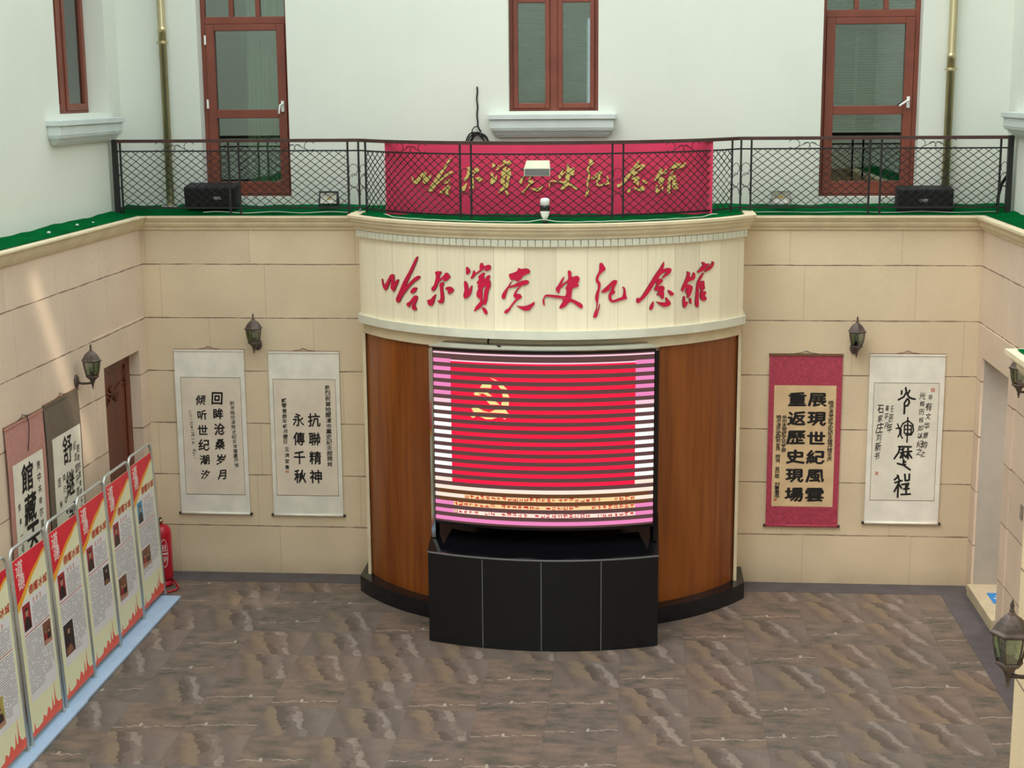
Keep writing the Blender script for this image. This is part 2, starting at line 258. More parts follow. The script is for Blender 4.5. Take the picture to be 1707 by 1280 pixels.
# ------------------------------------------------------------------ geometry helpers
class MB:
    def __init__(s): s.v = []; s.f = []; s.m = []; s.mats = []; s.sm = []
    def mi(s, m):
        m = M[m] if isinstance(m, str) else m
        if m not in s.mats: s.mats.append(m)
        return s.mats.index(m)
    def add(s, vs, fs, m, smooth=False):
        o = len(s.v); s.v += [tuple(v) for v in vs]; i = s.mi(m)
        for f in fs: s.f.append([a+o for a in f]); s.m.append(i); s.sm.append(smooth)
        return s
    def box(s, x0, x1, y0, y1, z0, z1, m, R=None):
        vs = [Vector((x, y, z)) for x in (x0, x1) for y in (y0, y1) for z in (z0, z1)]
        if R is not None: vs = [R @ v for v in vs]
        return s.add(vs, [(0, 1, 3, 2), (4, 6, 7, 5), (0, 4, 5, 1), (2, 3, 7, 6), (0, 2, 6, 4), (1, 5, 7, 3)], m)
    def tube(s, pts, r, m, n=8, closed=False):
        pts = [Vector(p) for p in pts]; k = len(pts); vs = []; rs = r if isinstance(r, (list, tuple)) else [r]*k
        prev = None
        for i, p in enumerate(pts):
            a = pts[i-1] if (i > 0 or closed) else p; b = pts[(i+1) % k] if (i < k-1 or closed) else p
            t = (b-a).normalized() if (b-a).length > 1e-9 else Vector((0, 0, 1))
            if prev is None:
                u = t.orthogonal().normalized()
            else:
                u = prev - t*prev.dot(t); u = u.normalized() if u.length > 1e-6 else t.orthogonal().normalized()
            prev = u; w_ = t.cross(u)
            for j in range(n):
                an = 2*pi*j/n; vs.append(p + (u*math.cos(an)+w_*math.sin(an))*rs[i])
        fs = []
        for i in range(k if closed else k-1):
            for j in range(n):
                a = i*n+j; b = i*n+(j+1) % n; c = ((i+1) % k)*n+(j+1) % n; d = ((i+1) % k)*n+j
                fs.append((a, b, c, d))
        if not closed: fs += [tuple(range(n-1, -1, -1)), tuple((k-1)*n+j for j in range(n))]
        return s.add(vs, fs, m, n > 4)
    def lathe(s, prof, m, c=(0, 0, 0), n=16, ax='z', smooth=True, ph=0.0):
        vs = []; k = len(prof)
        for r, h in prof:
            for j in range(n):
                a = 2*pi*j/n+ph; x, y = r*math.cos(a), r*math.sin(a)
                v = (x, y, h) if ax == 'z' else ((x, h, y) if ax == 'y' else (h, x, y))
                vs.append((v[0]+c[0], v[1]+c[1], v[2]+c[2]))
        fs = [(i*n+j, i*n+(j+1) % n, (i+1)*n+(j+1) % n, (i+1)*n+j) for i in range(k-1) for j in range(n)]
        fs += [tuple(range(n-1, -1, -1)), tuple((k-1)*n+j for j in range(n))]
        return s.add(vs, fs, m, smooth)
    def poly(s, pts, fn, d0, d1, m, mside=None):
        """filled outline: fn(u, v, depth) -> point; front at d1, back at d0"""
        pts = list(pts)
        A = sum(pts[i][0]*pts[(i+1) % len(pts)][1]-pts[(i+1) % len(pts)][0]*pts[i][1] for i in range(len(pts)))
        if A < 0: pts = pts[::-1]
        tri = tessellate_polygon([[Vector((a, b, 0)) for a, b in pts]])
        s.add([fn(a, b, d1) for a, b in pts], [tuple(t) for t in tri], m)
        if d0 != d1:
            k = len(pts)
            s.add([fn(a, b, d1) for a, b in pts]+[fn(a, b, d0) for a, b in pts], [(i, (i+1) % k, k+(i+1) % k, k+i) for i in range(k)], mside or m)
        return s
    def sweep(s, path, prof, m, closed_prof=True, smooth=False):
        """path: xy points; prof: (out, z) where out points to the left of travel; mitred corners"""
        k = len(path); vs = []; P = [Vector(p) for p in path]
        for i in range(k):
            d1 = (P[i]-P[i-1]).normalized() if i else (P[1]-P[0]).normalized()
            d2 = (P[i+1]-P[i]).normalized() if i < k-1 else d1
            n1 = Vector((-d1.y, d1.x)); n2 = Vector((-d2.y, d2.x)); nn = (n1+n2)
            nn = nn/(max(.2, nn.dot(n1))) if nn.length > 1e-6 else n1
            for o, z in prof: vs.append((P[i].x+nn.x*o, P[i].y+nn.y*o, z))
        q = len(prof); fs = []
        for i in range(k-1):
            for j in range(q if closed_prof else q-1):
                fs.append((i*q+j, i*q+(j+1) % q, (i+1)*q+(j+1) % q, (i+1)*q+j))
        if closed_prof: fs += [tuple(range(q)), tuple((k-1)*q+j for j in range(q-1, -1, -1))]
        return s.add(vs, fs, m, smooth)
    def build(s, name, parent=None, label=None, bevel=0.0, fix=True):
        me = bpy.data.meshes.new(name)
        off = Vector((0, 0, 0))
        me.from_pydata(s.v, [], s.f); me.update()
        for mt in s.mats: me.materials.append(mt)
        for p, i, sm in zip(me.polygons, s.m, s.sm): p.material_index = i; p.use_smooth = sm
        if fix:
            bm = bmesh.new(); bm.from_mesh(me); bmesh.ops.recalc_face_normals(bm, faces=bm.faces); bm.to_mesh(me); bm.free()
        o = bpy.data.objects.new(name, me); COL.objects.link(o)
        if bevel:
            b = o.modifiers.new('bevel', 'BEVEL'); b.width = bevel; b.segments = 2; b.limit_method = 'ANGLE'; b.angle_limit = math.radians(40)
        if parent is not None: put(o, parent)
        if label: o['label'] = label
        return o

def put(o, parent):
    root = parent; mw = Matrix.Identity(4)
    chain = []
    while root is not None: chain.append(root); root = root.parent
    for q in reversed(chain): mw = mw @ q.matrix_parent_inverse @ q.matrix_basis
    o.parent = parent
    o.matrix_parent_inverse = mw.inverted()

def thing(name, label, cat, loc=(0, 0, 0), rz=0.0, group=None, local=False):
    o = bpy.data.objects.new(name, None); COL.objects.link(o); o.location = loc; o.rotation_euler = (0, 0, rz); o.empty_display_size = .1
    o['label'] = label; o['category'] = cat
    if group: o['group'] = group
    return o
def tag(o, label, cat, group=None, kind=None):
    o['label'] = label; o['category'] = cat
    if group: o['group'] = group
    if kind: o['kind'] = kind
    return o
def struct(o, label=None, cat=None):
    o['kind'] = 'structure'
    if label: o['label'] = label
    if cat: o['category'] = cat
    return o
def local_child(o, parent):
    o.parent = parent; return o
def dup(root, loc, rz, label):
    r = root.copy(); COL.objects.link(r); r.location = loc; r.rotation_euler = (0, 0, rz); r['label'] = label
    for ch in list(root.children):
        c = ch.copy(); COL.objects.link(c); c.parent = r
        for g in list(ch.children):
            d = g.copy(); COL.objects.link(d); d.parent = c
    return r
def L(mb, name, parent, label=None, bevel=0.0):
    """build in the parent's local coordinates"""
    o = mb.build(name, None, label, bevel); o.parent = parent; return o

_G = {}
def glyph(ch):
    if ch in _G: return _G[ch]
    c = bpy.data.curves.new('g', 'FONT'); c.body = ch; c.size = 1; c.resolution_u = 1
    o = bpy.data.objects.new('g', c); COL.objects.link(o)
    me = bpy.data.meshes.new_from_object(o.evaluated_get(bpy.context.evaluated_depsgraph_get()))
    vs = [(v.co.x, v.co.y) for v in me.vertices]; fs = [tuple(p.vertices) for p in me.polygons]
    bpy.data.objects.remove(o); bpy.data.curves.remove(c); bpy.data.meshes.remove(me)
    if vs:
        x0, x1 = min(a for a, b in vs), max(a for a, b in vs); y0, y1 = min(b for a, b in vs), max(b for a, b in vs)
        sx = max(x1-x0, .3); sy = max(y1-y0, .3); cx, cy = (x0+x1)/2, (y0+y1)/2
        vs = [((a-cx)/sx*min(1, sx/.9), (b-cy)/sy*min(1, sy/.9)) for a, b in vs]
    _G[ch] = (vs, fs); return _G[ch]
_B = {}
def bold(ch, w_):
    """glyph thickened by drawing it a few times with small offsets"""
    vs, fs = glyph(ch); out = []
    k = [(0, 0)] if w_ == 0 else [(-w_, 0), (w_, 0), (0, -w_), (0, w_)]
    return [([(a+dx, b+dy) for a, b in vs], fs) for dx, dy in k]
def write(mb, ch, fn, cu, cv, wu, wv, d, m, weight=0.0, shear=0.0, rot=0.0):
    """one character centred at (cu, cv) of size (wu, wv); fn(u, v, depth) -> point"""
    for i, (vs, fs) in enumerate(bold(ch, weight)):
        pts = []
        for a, b in vs:
            a2 = a+shear*b; b2 = b+rot*a
            pts.append(fn(cu+a2*wu, cv+b2*wv, d+i*.00015))
        mb.add(pts, fs, m)
def brush(mb, pts, r, fn, d, m):
    """flat brush stroke: round ended ribbon along pts (u, v)"""
    P = [Vector(p) for p in pts]; k = len(P); rs = r if isinstance(r, (list, tuple)) else [r]*k
    for i in range(k-1):
        a, b = P[i], P[i+1]; t = (b-a); t = t.normalized() if t.length > 1e-9 else Vector((1, 0)); n = Vector((-t.y, t.x))
        q = [a+n*rs[i], a-n*rs[i], b-n*rs[i+1], b+n*rs[i+1]]
        mb.add([fn(p.x, p.y, d+.00012*(i % 3)) for p in q], [(0, 1, 2, 3)], m)
    for i in range(k):
        mb.add([fn(P[i].x+rs[i]*math.cos(j*pi/4), P[i].y+rs[i]*math.sin(j*pi/4), d+.0004+.00012*(i % 2)) for j in range(8)], [tuple(range(8))], m)

# ------------------------------------------------------------------ the courtyard: levels and plan
XL, XR = -4.93, 4.21            # lower side walls
UL, UR, UB = -5.22, 4.50, .42   # upper side walls, upper back wall
DX, DY = -.36, .78              # axis of the curved bay
ZT = 11.0
def cyl(R, a, z): return (DX+R*math.sin(a), DY-R*math.cos(a), z)
def arc_pts(R, a0, a1, n, cx=DX, cy=DY): return [(cx+R*math.sin(a0+(a1-a0)*i/n), cy-R*math.cos(a0+(a1-a0)*i/n)) for i in range(n+1)]
AE = math.radians(57.6)

mb = MB(); mb.box(-5.6, 6.2, -17.4, .5, -.12, 0, 'slate'); struct(mb.build('floor'), 'brown grey slate tiled courtyard floor', 'floor')
mb = MB(); mb.box(XL, XR, -.325, -.001, 0, .003, 'border'); mb.box(XR-.33, XR-.001, -8.6, -.325, 0, .003, 'border')
struct(mb.build('trim_1'), 'blue grey stone border along the foot of the back and right walls', 'floor border')

def wall_holes(mb, horiz, c0, c1, u0, u1, z0, z1, holes, m):
    """slab between c0 and c1; horiz 0: runs over x, 1: over y; holes (u0,u1,z0,z1)"""
    us = sorted({u0, u1, *[h[0] for h in holes], *[h[1] for h in holes]}); zs = sorted({z0, z1, *[h[2] for h in holes], *[h[3] for h in holes]})
    us = [u for u in us if u0 <= u <= u1]; zs = [z for z in zs if z0 <= z <= z1]
    for i in range(len(us)-1):
        run = None
        for j in range(len(zs)-1):
            um, zm = (us[i]+us[i+1])/2, (zs[j]+zs[j+1])/2
            if any(h[0] < um < h[1] and h[2] < zm < h[3] for h in holes):
                if run is not None: put_box(mb, horiz, c0, c1, us[i], us[i+1], run, zs[j], m); run = None
            elif run is None: run = zs[j]
        if run is not None: put_box(mb, horiz, c0, c1, us[i], us[i+1], run, zs[-1], m)
def put_box(mb, horiz, c0, c1, u0, u1, z0, z1, m):
    if horiz == 0: mb.box(u0, u1, c0, c1, z0, z1, m)
    else: mb.box(c0, c1, u0, u1, z0, z1, m)

# lower walls
mb = MB(); mb.box(-5.23, 4.51, 0, .44, 0, 4.09, 'stone_x'); struct(mb.build('wall_back'), 'pale stone clad lower back wall behind the scrolls', 'wall')
LD = (-1.42, -.30, 0, 2.64)
mb = MB(); wall_holes(mb, 1, XL-.32, XL, -17.2, 0, 0, 4.09, [LD], 'stone_y')
wl = struct(mb.build('wall_left'), 'pale stone clad lower left wall with the brown door', 'wall')
mb = MB()                               # raised surround of the door
for y0, y1, z0, z1 in ((-1.67, -1.42, 0, 2.98), (-.30, -.05, 0, 2.98), (-1.42, -.30, 2.64, 2.98)): mb.box(XL, XL+.012, y0, y1, z0, z1, 'stone_y')
mb.build('door_surround', wl)
RD = (-1.45, -.30, .0, 2.62)
mb = MB(); wall_holes(mb, 1, XR, XR+.32, -8.6, 0, 0, 4.09, [RD], 'stone_y')
wr = struct(mb.build('wall_right'), 'pale stone clad lower right wall with the open passage', 'wall')
mb = MB()
for y0, y1, z0, z1 in ((-1.70, -1.45, 0, 2.95), (-.30, -.08, 0, 2.95), (-1.45, -.30, 2.62, 2.95)): mb.box(XR-.012, XR, y0, y1, z0, z1, 'stone_y')
mb.build('door_surround', wr)
# passage behind the right opening
mb = MB(); mb.box(XR+.012, XR+2.1, -.304, -.24, 0, 2.7, 'greywall'); mb.box(XR+.33, XR+2.1, -2.1, -2.05, 0, 2.7, 'greywall'); mb.box(XR+2.1, XR+2.16, -2.1, -.24, 0, 2.7, 'greywall')
mb.box(XR+.33, XR+2.1, -2.1, -.30, 2.61, 2.7, 'greywall'); struct(mb.build('wall_passage'), 'grey passage wall seen through the opening on the right', 'wall')
lp = bpy.data.lights.new('passage_fill_light', 'AREA'); lp.energy = 30; lp.size = .6; lp.color = (1, .95, .88); lo = bpy.data.objects.new('passage_fill_light', lp); COL.objects.link(lo); lo.location = (XR+1.2, -1.2, 2.58)  # unseen fill light, added to lift the passage wall out of black
mb = MB(); mb.box(XR-.05, XR+2.1, -1.45, -.30, 0, .125, 'step'); struct(mb.build('trim_2', bevel=.006), 'beige raised threshold of the right opening', 'step')
# near bay on the right
mb = MB(); mb.box(2.57, 6.2, -17.2, -8.6, 0, 4.09, 'stone_bay_sunlit'); mb.box(2.95, 6.2, -17.2, -8.98, 4.09, ZT, 'plaster'); mb.box(4.2, 6.2, -9.0, -8.6, 4.09, ZT, 'plaster')
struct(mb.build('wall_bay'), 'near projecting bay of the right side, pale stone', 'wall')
# opposite side, behind the viewer
mb = MB(); wall_holes(mb, 0, -17.5, -17.2, -5.6, 6.2, 0, ZT, [(-.6, 1.7, 4.3, 7.0)], 'plaster'); struct(mb.build('wall_front'), 'white wall of the opposite side', 'wall')

# upper walls
D1 = (-4.31, -3.31, 4.27, 7.3); D2 = (2.52, 3.56, 4.26, 7.3); W1 = (-.86, .12, 5.20, 7.3)
mb = MB(); wall_holes(mb, 0, UB, UB+.30, UL-.3, UR+.3, 4.05, ZT, [D1, D2, W1], 'plaster'); struct(mb.build('wall_upper_back'), 'mint white plastered upper back wall', 'wall')
W2 = (-1.40, .02, 5.22, 7.3)
mb = MB(); wall_holes(mb, 1, UL-.3, UL, -17.2, UB, 4.05, ZT, [W2], 'plaster'); struct(mb.build('wall_upper_left'), 'mint white plastered upper left wall', 'wall')
mb = MB(); wall_holes(mb, 1, UR, UR+.3, -8.98, UB, 4.05, ZT, [(-1.15, -.38, 5.22, 7.3)], 'plaster'); struct(mb.build('wall_upper_right'), 'mint white plastered upper right wall', 'wall')

# ------------------------------------------------------------------ curved bay in the middle
def arcwall(mb, R0, R1, a, z0, z1, m, n=56, cx=DX, cy=DY, ends=True):
    A = arc_pts(R1, -a, a, n, cx, cy); B = arc_pts(R0, -a, a, n, cx, cy)
    vs = [(x, y, z0) for x, y in A]+[(x, y, z1) for x, y in A]+[(x, y, z0) for x, y in B]+[(x, y, z1) for x, y in B]; k = n+1
    fs = []
    for i in range(n):
        fs += [(i, i+1, k+i+1, k+i), (2*k+i+1, 2*k+i, 3*k+i, 3*k+i+1), (k+i, k+i+1, 3*k+i+1, 3*k+i), (i+1, i, 2*k+i, 2*k+i+1)]
    o = len(mb.v); mb.add(vs, fs, m)
    mb.add([vs[0], vs[k], vs[3*k], vs[2*k]], [(0, 1, 2, 3)], m); mb.add([vs[n], vs[k+n], vs[3*k+n], vs[2*k+n]], [(3, 2, 1, 0)], m)
def drum_path(R, n=56):
    P = arc_pts(R, -AE, AE, n); return [(P[0][0], -.001)]+P+[(P[-1][0], -.001)]
def drum_solid(mb, R, z0, z1, m):
    P = drum_path(R); k = len(P)
    mb.add([(x, y, z0) for x, y in P]+[(x, y, z1) for x, y in P], [(i, i+1, k+i+1, k+i) for i in range(k-1)], m)
    for z, f in ((z0, 1), (z1, -1)): mb.add([(x, y, z) for x, y in P], [tuple(range(k))[::f]], m)
mb = MB(); drum_solid(mb, 2.40, 3.0, 4.09, 'frieze'); bay = struct(mb.build('wall_center'), 'curved cream frieze wall above the screen', 'wall')
mb = MB(); drum_solid(mb, 2.435, 3.005, 3.09, 'mould'); mb.build('lower_band', bay)
mb = MB(); drum_solid(mb, 2.375, 2.885, 3.004, 'cornice'); mb.build('soffit_band', bay)
mb = MB()
drum_solid(mb, 2.345, .17, 2.884, 'wood'); wd = mb.build('wood_panel')
tag(wd, 'curved walnut veneer panel behind the LED screen', 'wood panel')
for s in (-1, 1):
    mb = MB(); A = [cyl(2.372, s*math.radians(q), 0)[:2] for q in (56.9, 57.6)]
    x0, x1 = sorted((A[0][0], A[1][0]+s*.018)); mb.box(x0, x1, A[1][1]-.012, -.002, .178, 2.884, 'cornice'); mb.build('jamb_strip', bay)
mb = MB(); drum_solid(mb, 2.49, 0, .178, 'black'); struct(mb.build('baseboard_center', bevel=.008), 'black granite plinth curving under the walnut panel', 'plinth')

# cornices
CP = [(0, 3.945), (.02, 3.945), (.024, 3.972), (.05, 3.985), (.066, 4.012), (.066, 4.03), (.092, 4.05), (.092, 4.068), (.118, 4.076), (.118, 4.102), (0, 4.102)]
PX0, PX1 = DX-2.40*math.sin(AE), DX+2.40*math.sin(AE)
CV = [(0, 3.945), (.014, 3.95), (.035, 3.972), (.058, 4.005), (.076, 4.04), (.088, 4.075), (.092, 4.084), (.118, 4.086), (.118, 4.102), (0, 4.102)]
mb = MB(); mb.sweep([(PX0, 0), (XL, 0)], CP, 'cornice'); struct(mb.build('trim_3'), 'cream stepped cornice along the left part of the back wall', 'cornice')
mb = MB(); mb.sweep([(XL, -.001), (XL, -17.2)], CV, 'cornice'); struct(mb.build('trim_7'), 'smooth hollow cornice with a thin bright lip along the left wall', 'cornice')
mb = MB(); mb.sweep([(XR, -8.6), (XR, 0), (PX1, 0)], CP, 'cornice'); struct(mb.build('trim_4'), 'cream stepped cornice along the right part of the back wall and the right wall', 'cornice')
CD = [(0, 3.925), (.012, 3.925), (.012, 3.995), (.045, 3.998), (.05, 4.02), (.075, 4.05), (.085, 4.08), (.10, 4.09), (.10, 4.118), (.118, 4.122), (.118, 4.148), (0, 4.148)]
mb = MB(); mb.sweep(drum_path(2.40)[::-1], CD, 'cornice'); cd = struct(mb.build('trim_5'), 'cream cornice with tooth blocks around the curved bay', 'cornice')
mb = MB(); nd = 66
for i in range(nd):
    a0 = -AE+2*AE*(i+.05)/nd; a1 = -AE+2*AE*(i+.95)/nd
    q = [cyl(R, a, 0) for R in (2.405, 2.437) for a in (a0, a1)]
    vs = [(x, y, z) for z in (3.925, 3.993) for x, y, _ in q]
    mb.add(vs, [(0, 1, 5, 4), (2, 3, 7, 6), (0, 2, 6, 4), (1, 3, 7, 5), (0, 1, 3, 2), (4, 5, 7, 6)], 'mould')
mb.build('dentil_band', cd)
mb = MB(); mb.sweep([(2.57, -17.2), (2.57, -8.6), (6.0, -8.6)], CP, 'cornice'); struct(mb.build('trim_6'), 'cream cornice corner of the near bay on the right', 'cornice')

# balcony slab and turf
mb = MB(); P = drum_path(2.36); mb.add([(x, y, 4.10) for x, y in P], [tuple(range(len(P)))], 'cornice'); mb.box(UL, UR, .0, UB, 4.0, 4.095, 'cornice'); mb.box(UL, XL, -17.2, 0, 4.0, 4.095, 'cornice'); mb.box(XR, UR, -8.6, 0, 4.0, 4.095, 'cornice')
struct(mb.build('floor_balcony', fix=False), 'narrow ledge above the cornice', 'ledge')
def sheet(name, fn, nu, nv, m='turf'):
    mb = MB(); vs = [fn(i/nu, j/nv) for i in range(nu+1) for j in range(nv+1)]
    mb.add(vs, [(i*(nv+1)+j, (i+1)*(nv+1)+j, (i+1)*(nv+1)+j+1, i*(nv+1)+j+1) for i in range(nu) for j in range(nv)], m, True)
    return mb.build(name)
rn = lambda *a: math.sin(a[0]*7.1+1.3)*.5+math.sin(a[0]*17.3+a[1]*5.1)*.3+math.sin(a[0]*31.0-a[1]*9.0)*.2
def back_turf(u, v):
    x = UL+.004+(UR-UL-.008)*u; f = -.09 if (x < PX0-.05 or x > PX1+.05) else -.02
    y = f+(UB-.004-f)*v
    z = 4.110+.075*v**1.5+.012*rn(x*.6, v)*v+.003*rn(x*2, v)
    if v == 0: z = 4.106
    return (x, y, z)
tag(sheet('artificial_turf', back_turf, 160, 10), 'green artificial turf on the ledge behind the iron railing', 'artificial turf')
def drum_turf(u, v):
    a = -AE*1.0+2*AE*u; R = 2.40-.02; x, y, z = cyl(R, a, 0); y2 = .0
    return (x, y+(y2-y)*v, 4.150+.012*rn(x*2, v)*(1 if 0 < v < 1 else 0))
tag(sheet('artificial_turf', drum_turf, 60, 12), 'green artificial turf on top of the curved bay under the crimson board', 'artificial turf')
def left_turf(u, v):
    y = -17.1+17.05*u; x = XL+.02-(XL+.02-UL-.004)*v
    return (x, y, 4.108+.04*v*v+.012*rn(y*.5, v)*v)
tag(sheet('artificial_turf', left_turf, 170, 6), 'bright green turf strip on the ledge of the left wall', 'artificial turf')
def right_turf(u, v):
    y = -8.55+8.5*u; x = XR-.02+(UR-.004-XR+.02)*v
    return (x, y, 4.108+.035*v*v+.015*rn(y, v)*v)
tag(sheet('artificial_turf', right_turf, 90, 6), 'bright green turf strip on the ledge of the right wall', 'artificial turf')
def bay_turf(u, v):
    y = -17.1+8.56*u; x = 2.50+.44*v
    return (x, y, 4.108+.05*v*v+.02*rn(y*1.3, v)*v+.004*rn(y*6, v))
mbt = sheet('artificial_turf', bay_turf, 120, 6); tag(mbt, 'green turf on the corner ledge of the near bay at the right edge', 'artificial turf')

# ------------------------------------------------------------------ upper doors and windows
def box_part(parent, name, m, *boxes, bevel=0.0, label=None):
    mb = MB()
    for b in boxes: mb.box(*b, m)
    return mb.build(name, parent, label, bevel)
def rect_frame(x0, x1, y0, y1, z0, z1, wl_, wr_, wb, wt):
    return [(x0, x0+wl_, y0, y1, z0, z1), (x1-wr_, x1, y0, y1, z0, z1), (x0+wl_, x1-wr_, y0, y1, z0, z0+wb), (x0+wl_, x1-wr_, y0, y1, z1-wt, z1)]
def glazed_door(n, D, label, inner, hz):
    x0, x1, z0, z1 = D; y0, y1 = UB+.16, UB+.24
    r = struct(thing('door_%d' % n, label, 'door', (x0, y0, z0)))
    fr = box_part(r, 'frame', 'brown', *rect_frame(x0, x1, y0, y1, z0, z1, .05, .05, .03, .05), (x0+.05, x1-.05, y0, y1, 6.17, 6.25), bevel=.006)
    w_ = x1-x0
    for k in (1, 2):
        xm = x0+.05+(w_-.1)*k/3; box_part(fr, 'transom_bar', 'brown', (xm-.025, xm+.025, y0, y1, 6.25, z1-.05), bevel=.005)
    box_part(r, 'transom_pane', 'pane', (x0+.05, x1-.05, y0+.035, y0+.041, 6.25, z1-.05))
    a, b = x0+.052, x1-.052
    lf = box_part(r, 'door_leaf', 'brown', *rect_frame(a, b, y0-.015, y1-.01, z0+.03, 6.168, .095, .095, .135, .07), (a+.095, b-.095, y0-.015, y1-.01, 5.14, 5.235), bevel=.006)
    box_part(lf, 'upper_pane', 'pane', (a+.09, b-.09, y0+.03, y0+.036, 5.23, 6.10)); box_part(lf, 'lower_pane', 'pane', (a+.09, b-.09, y0+.03, y0+.036, z0+.16, 5.145))
    hx = b-.045; mb = MB(); mb.box(hx-.016, hx+.016, y0-.035, y0-.014, 5.21, 5.33, 'handle'); mb.tube([(hx, y0-.03, 5.29), (hx, y0-.065, 5.29), (hx-.02, y0-.068, 5.285), (hx-hz[0], y0-.068, 5.29-hz[1])], .012, 'handle', 8)
    mb.build('handle', lf, 'white lever handle', .003)
    mb = MB()
    for z in ((6.0, 5.3) if n == 1 else ()):
        mb = MB(); mb.box(x0+.04, x0+.06, y0-.03, y0-.014, z-.05, z+.05, 'handle'); mb.build('hinge', lf, 'white hinge')
    # dark room behind the glass
    mb = MB(); mb.box(x0-.3, x1+.3, UB+1.3, UB+1.34, 4.1, 7.5, 'interior'); mb.box(x0-.34, x0-.3, UB+.3, UB+1.3, 4.1, 7.5, 'interior'); mb.box(x1+.3, x1+.34, UB+.3, UB+1.3, 4.1, 7.5, 'interior'); mb.box(x0-.3, x1+.3, UB+.3, UB+1.3, 4.1, 4.14, 'interior'); mb.box(x0-.3, x1+.3, UB+.3, UB+1.3, 7.46, 7.5, 'interior'); mb.build('room_lining', r)
    return r, lf
def blinds(parent, x0, x1, y, z0, z1, pitch=.028, name='blind'):
    mb = MB(); z = z0
    while z < z1:
        mb.add([(x0, y, z), (x1, y, z), (x1, y+.014, z+.017), (x0, y+.014, z+.017)], [(0, 1, 2, 3)], 'blind'); z += pitch
    return mb.build(name, parent)
d1, lf1 = glazed_door(1, D1, 'brown framed glass balcony door on the left with a pale drape behind it', 'curtain', (.035, .10))
mb = MB(); n = 60; vs = []
for i in range(n+1):
    x = -3.86+.45*i/n; yy = UB+.50+.035*math.sin(i*.9)+.02*math.sin(i*.37)
    for z in (4.2, 7.2): vs.append((x+(.0 if z > 5 else -.06), yy, z))
mb.add(vs, [(2*i, 2*i+2, 2*i+3, 2*i+1) for i in range(n)], 'curtain', True); mb.build('curtain', d1)
d2, lf2 = glazed_door(2, D2, 'brown framed glass balcony door on the right with blinds behind it', 'blind', (.10, .06))
blinds(d2, D2[0]+.02, D2[1]-.02, UB+.34, 4.95, 7.2)
mb = MB(); x0, x1, z0, z1 = W1; y0 = UB+.14
wn = struct(thing('window_1', 'brown twin sash window with blinds above the crimson board', 'window', (x0, y0, z0)))
xm = (x0+x1)/2
fr = box_part(wn, 'frame', 'brown', *rect_frame(x0, x1, y0, y0+.08, z0, z1, .045, .045, .03, .05), (xm-.045, xm+.045, y0, y0+.08, z0+.03, z1-.05), bevel=.006)
for a, b in ((x0+.045, xm-.045), (xm+.045, x1-.045)):
    sa = box_part(wn, 'sash', 'brown', *rect_frame(a, b, y0-.02, y0+.05, z0+.03, z1-.05, .05, .05, .055, .06), (a+.05, b-.05, y0-.02, y0+.05, 6.36, 6.42), bevel=.006)
    box_part(sa, 'pane', 'pane', (a+.045, b-.045, y0+.02, y0+.026, z0+.08, z1-.1))
blinds(wn, x0+.03, x1-.03, UB+.32, 5.32, 7.2)
box_part(wn, 'room_lining', 'interior', (x0-.2, x1+.2, UB+.9, UB+.94, 5.0, 7.5), (x0-.24, x0-.2, UB+.3, UB+.9, 5, 7.5), (x1+.2, x1+.24, UB+.3, UB+.9, 5, 7.5), (x0-.2, x1+.2, UB+.3, UB+.9, 5.0, 5.04), (x0-.2, x1+.2, UB+.3, UB+.9, 7.46, 7.5))
def sill(parent, axis, c, u0, u1, sgn):
    """stepped sill: stacked mouldings, each a little wider and deeper than the one below; axis 0 runs over x, 1 over y"""
    mb = MB()
    for o, za, zb in ((.055, 4.925, 4.945), (.075, 4.945, 4.962), (.088, 4.962, 4.985), (.112, 4.985, 5.0), (.122, 5.0, 5.018), (.128, 5.018, 5.115), (.15, 5.115, 5.168)):
        if axis == 0: mb.box(u0-o, u1+o, c-o, c, za, zb, 'white')
        else: mb.box(min(c, c+sgn*o), max(c, c+sgn*o), u0-o, u1+o, za, zb, 'white')
    return mb.build('sill', parent, 'white stepped sill', .004)
sill(wn, 0, UB, -.93, .165, -1)
# left side window
y0, y1, z0, z1 = W2; xg = UL-.22; ym = (y0+y1)/2
wn2 = struct(thing('window_2', 'narrow brown window in the upper left wall', 'window', (UL, y0, z0)))
mb = MB()
for a in ((y0, y0+.05, z0, z1), (y1-.05, y1, z0, z1), (ym-.05, ym+.05, z0, z1), (y0+.05, ym-.05, z0, z0+.03), (ym+.05, y1-.05, z0, z0+.03), (y0+.05, y1-.05, z1-.05, z1)): mb.box(xg-.06, xg, a[0], a[1], a[2], a[3], 'brown')
mb.build('frame', wn2, None, .006)
for ya, yb in ((y0+.05, ym-.05), (ym+.05, y1-.05)):
    mb = MB()
    for a in ((ya, ya+.07, z0+.03, z1-.05), (yb-.07, yb, z0+.03, z1-.05), (ya+.07, yb-.07, z0+.03, z0+.10), (ya+.07, yb-.07, z1-.12, z1-.05)): mb.box(xg-.04, xg+.015, a[0], a[1], a[2], a[3], 'brown')
    sa = mb.build('sash', wn2, None, .006)
    mb = MB(); mb.box(xg-.02, xg-.015, ya+.06, yb-.06, z0+.09, z1-.1, 'pane'); mb.build('pane', sa)
mb = MB(); mb.box(UL-.9, UL-.86, y0-.2, y1+.2, 5, 7.5, 'interior'); mb.box(UL-.86, UL-.3, y0-.24, y0-.2, 5, 7.5, 'interior'); mb.box(UL-.86, UL-.3, y1+.2, y1+.24, 5, 7.5, 'interior'); mb.box(UL-.86, UL-.3, y0-.2, y1+.2, 5, 5.04, 'interior'); mb.box(UL-.86, UL-.3, y0-.2, y1+.2, 7.46, 7.5, 'interior'); mb.build('room_lining', wn2)
sill(wn2, 1, UL, -1.63, -.03, 1)
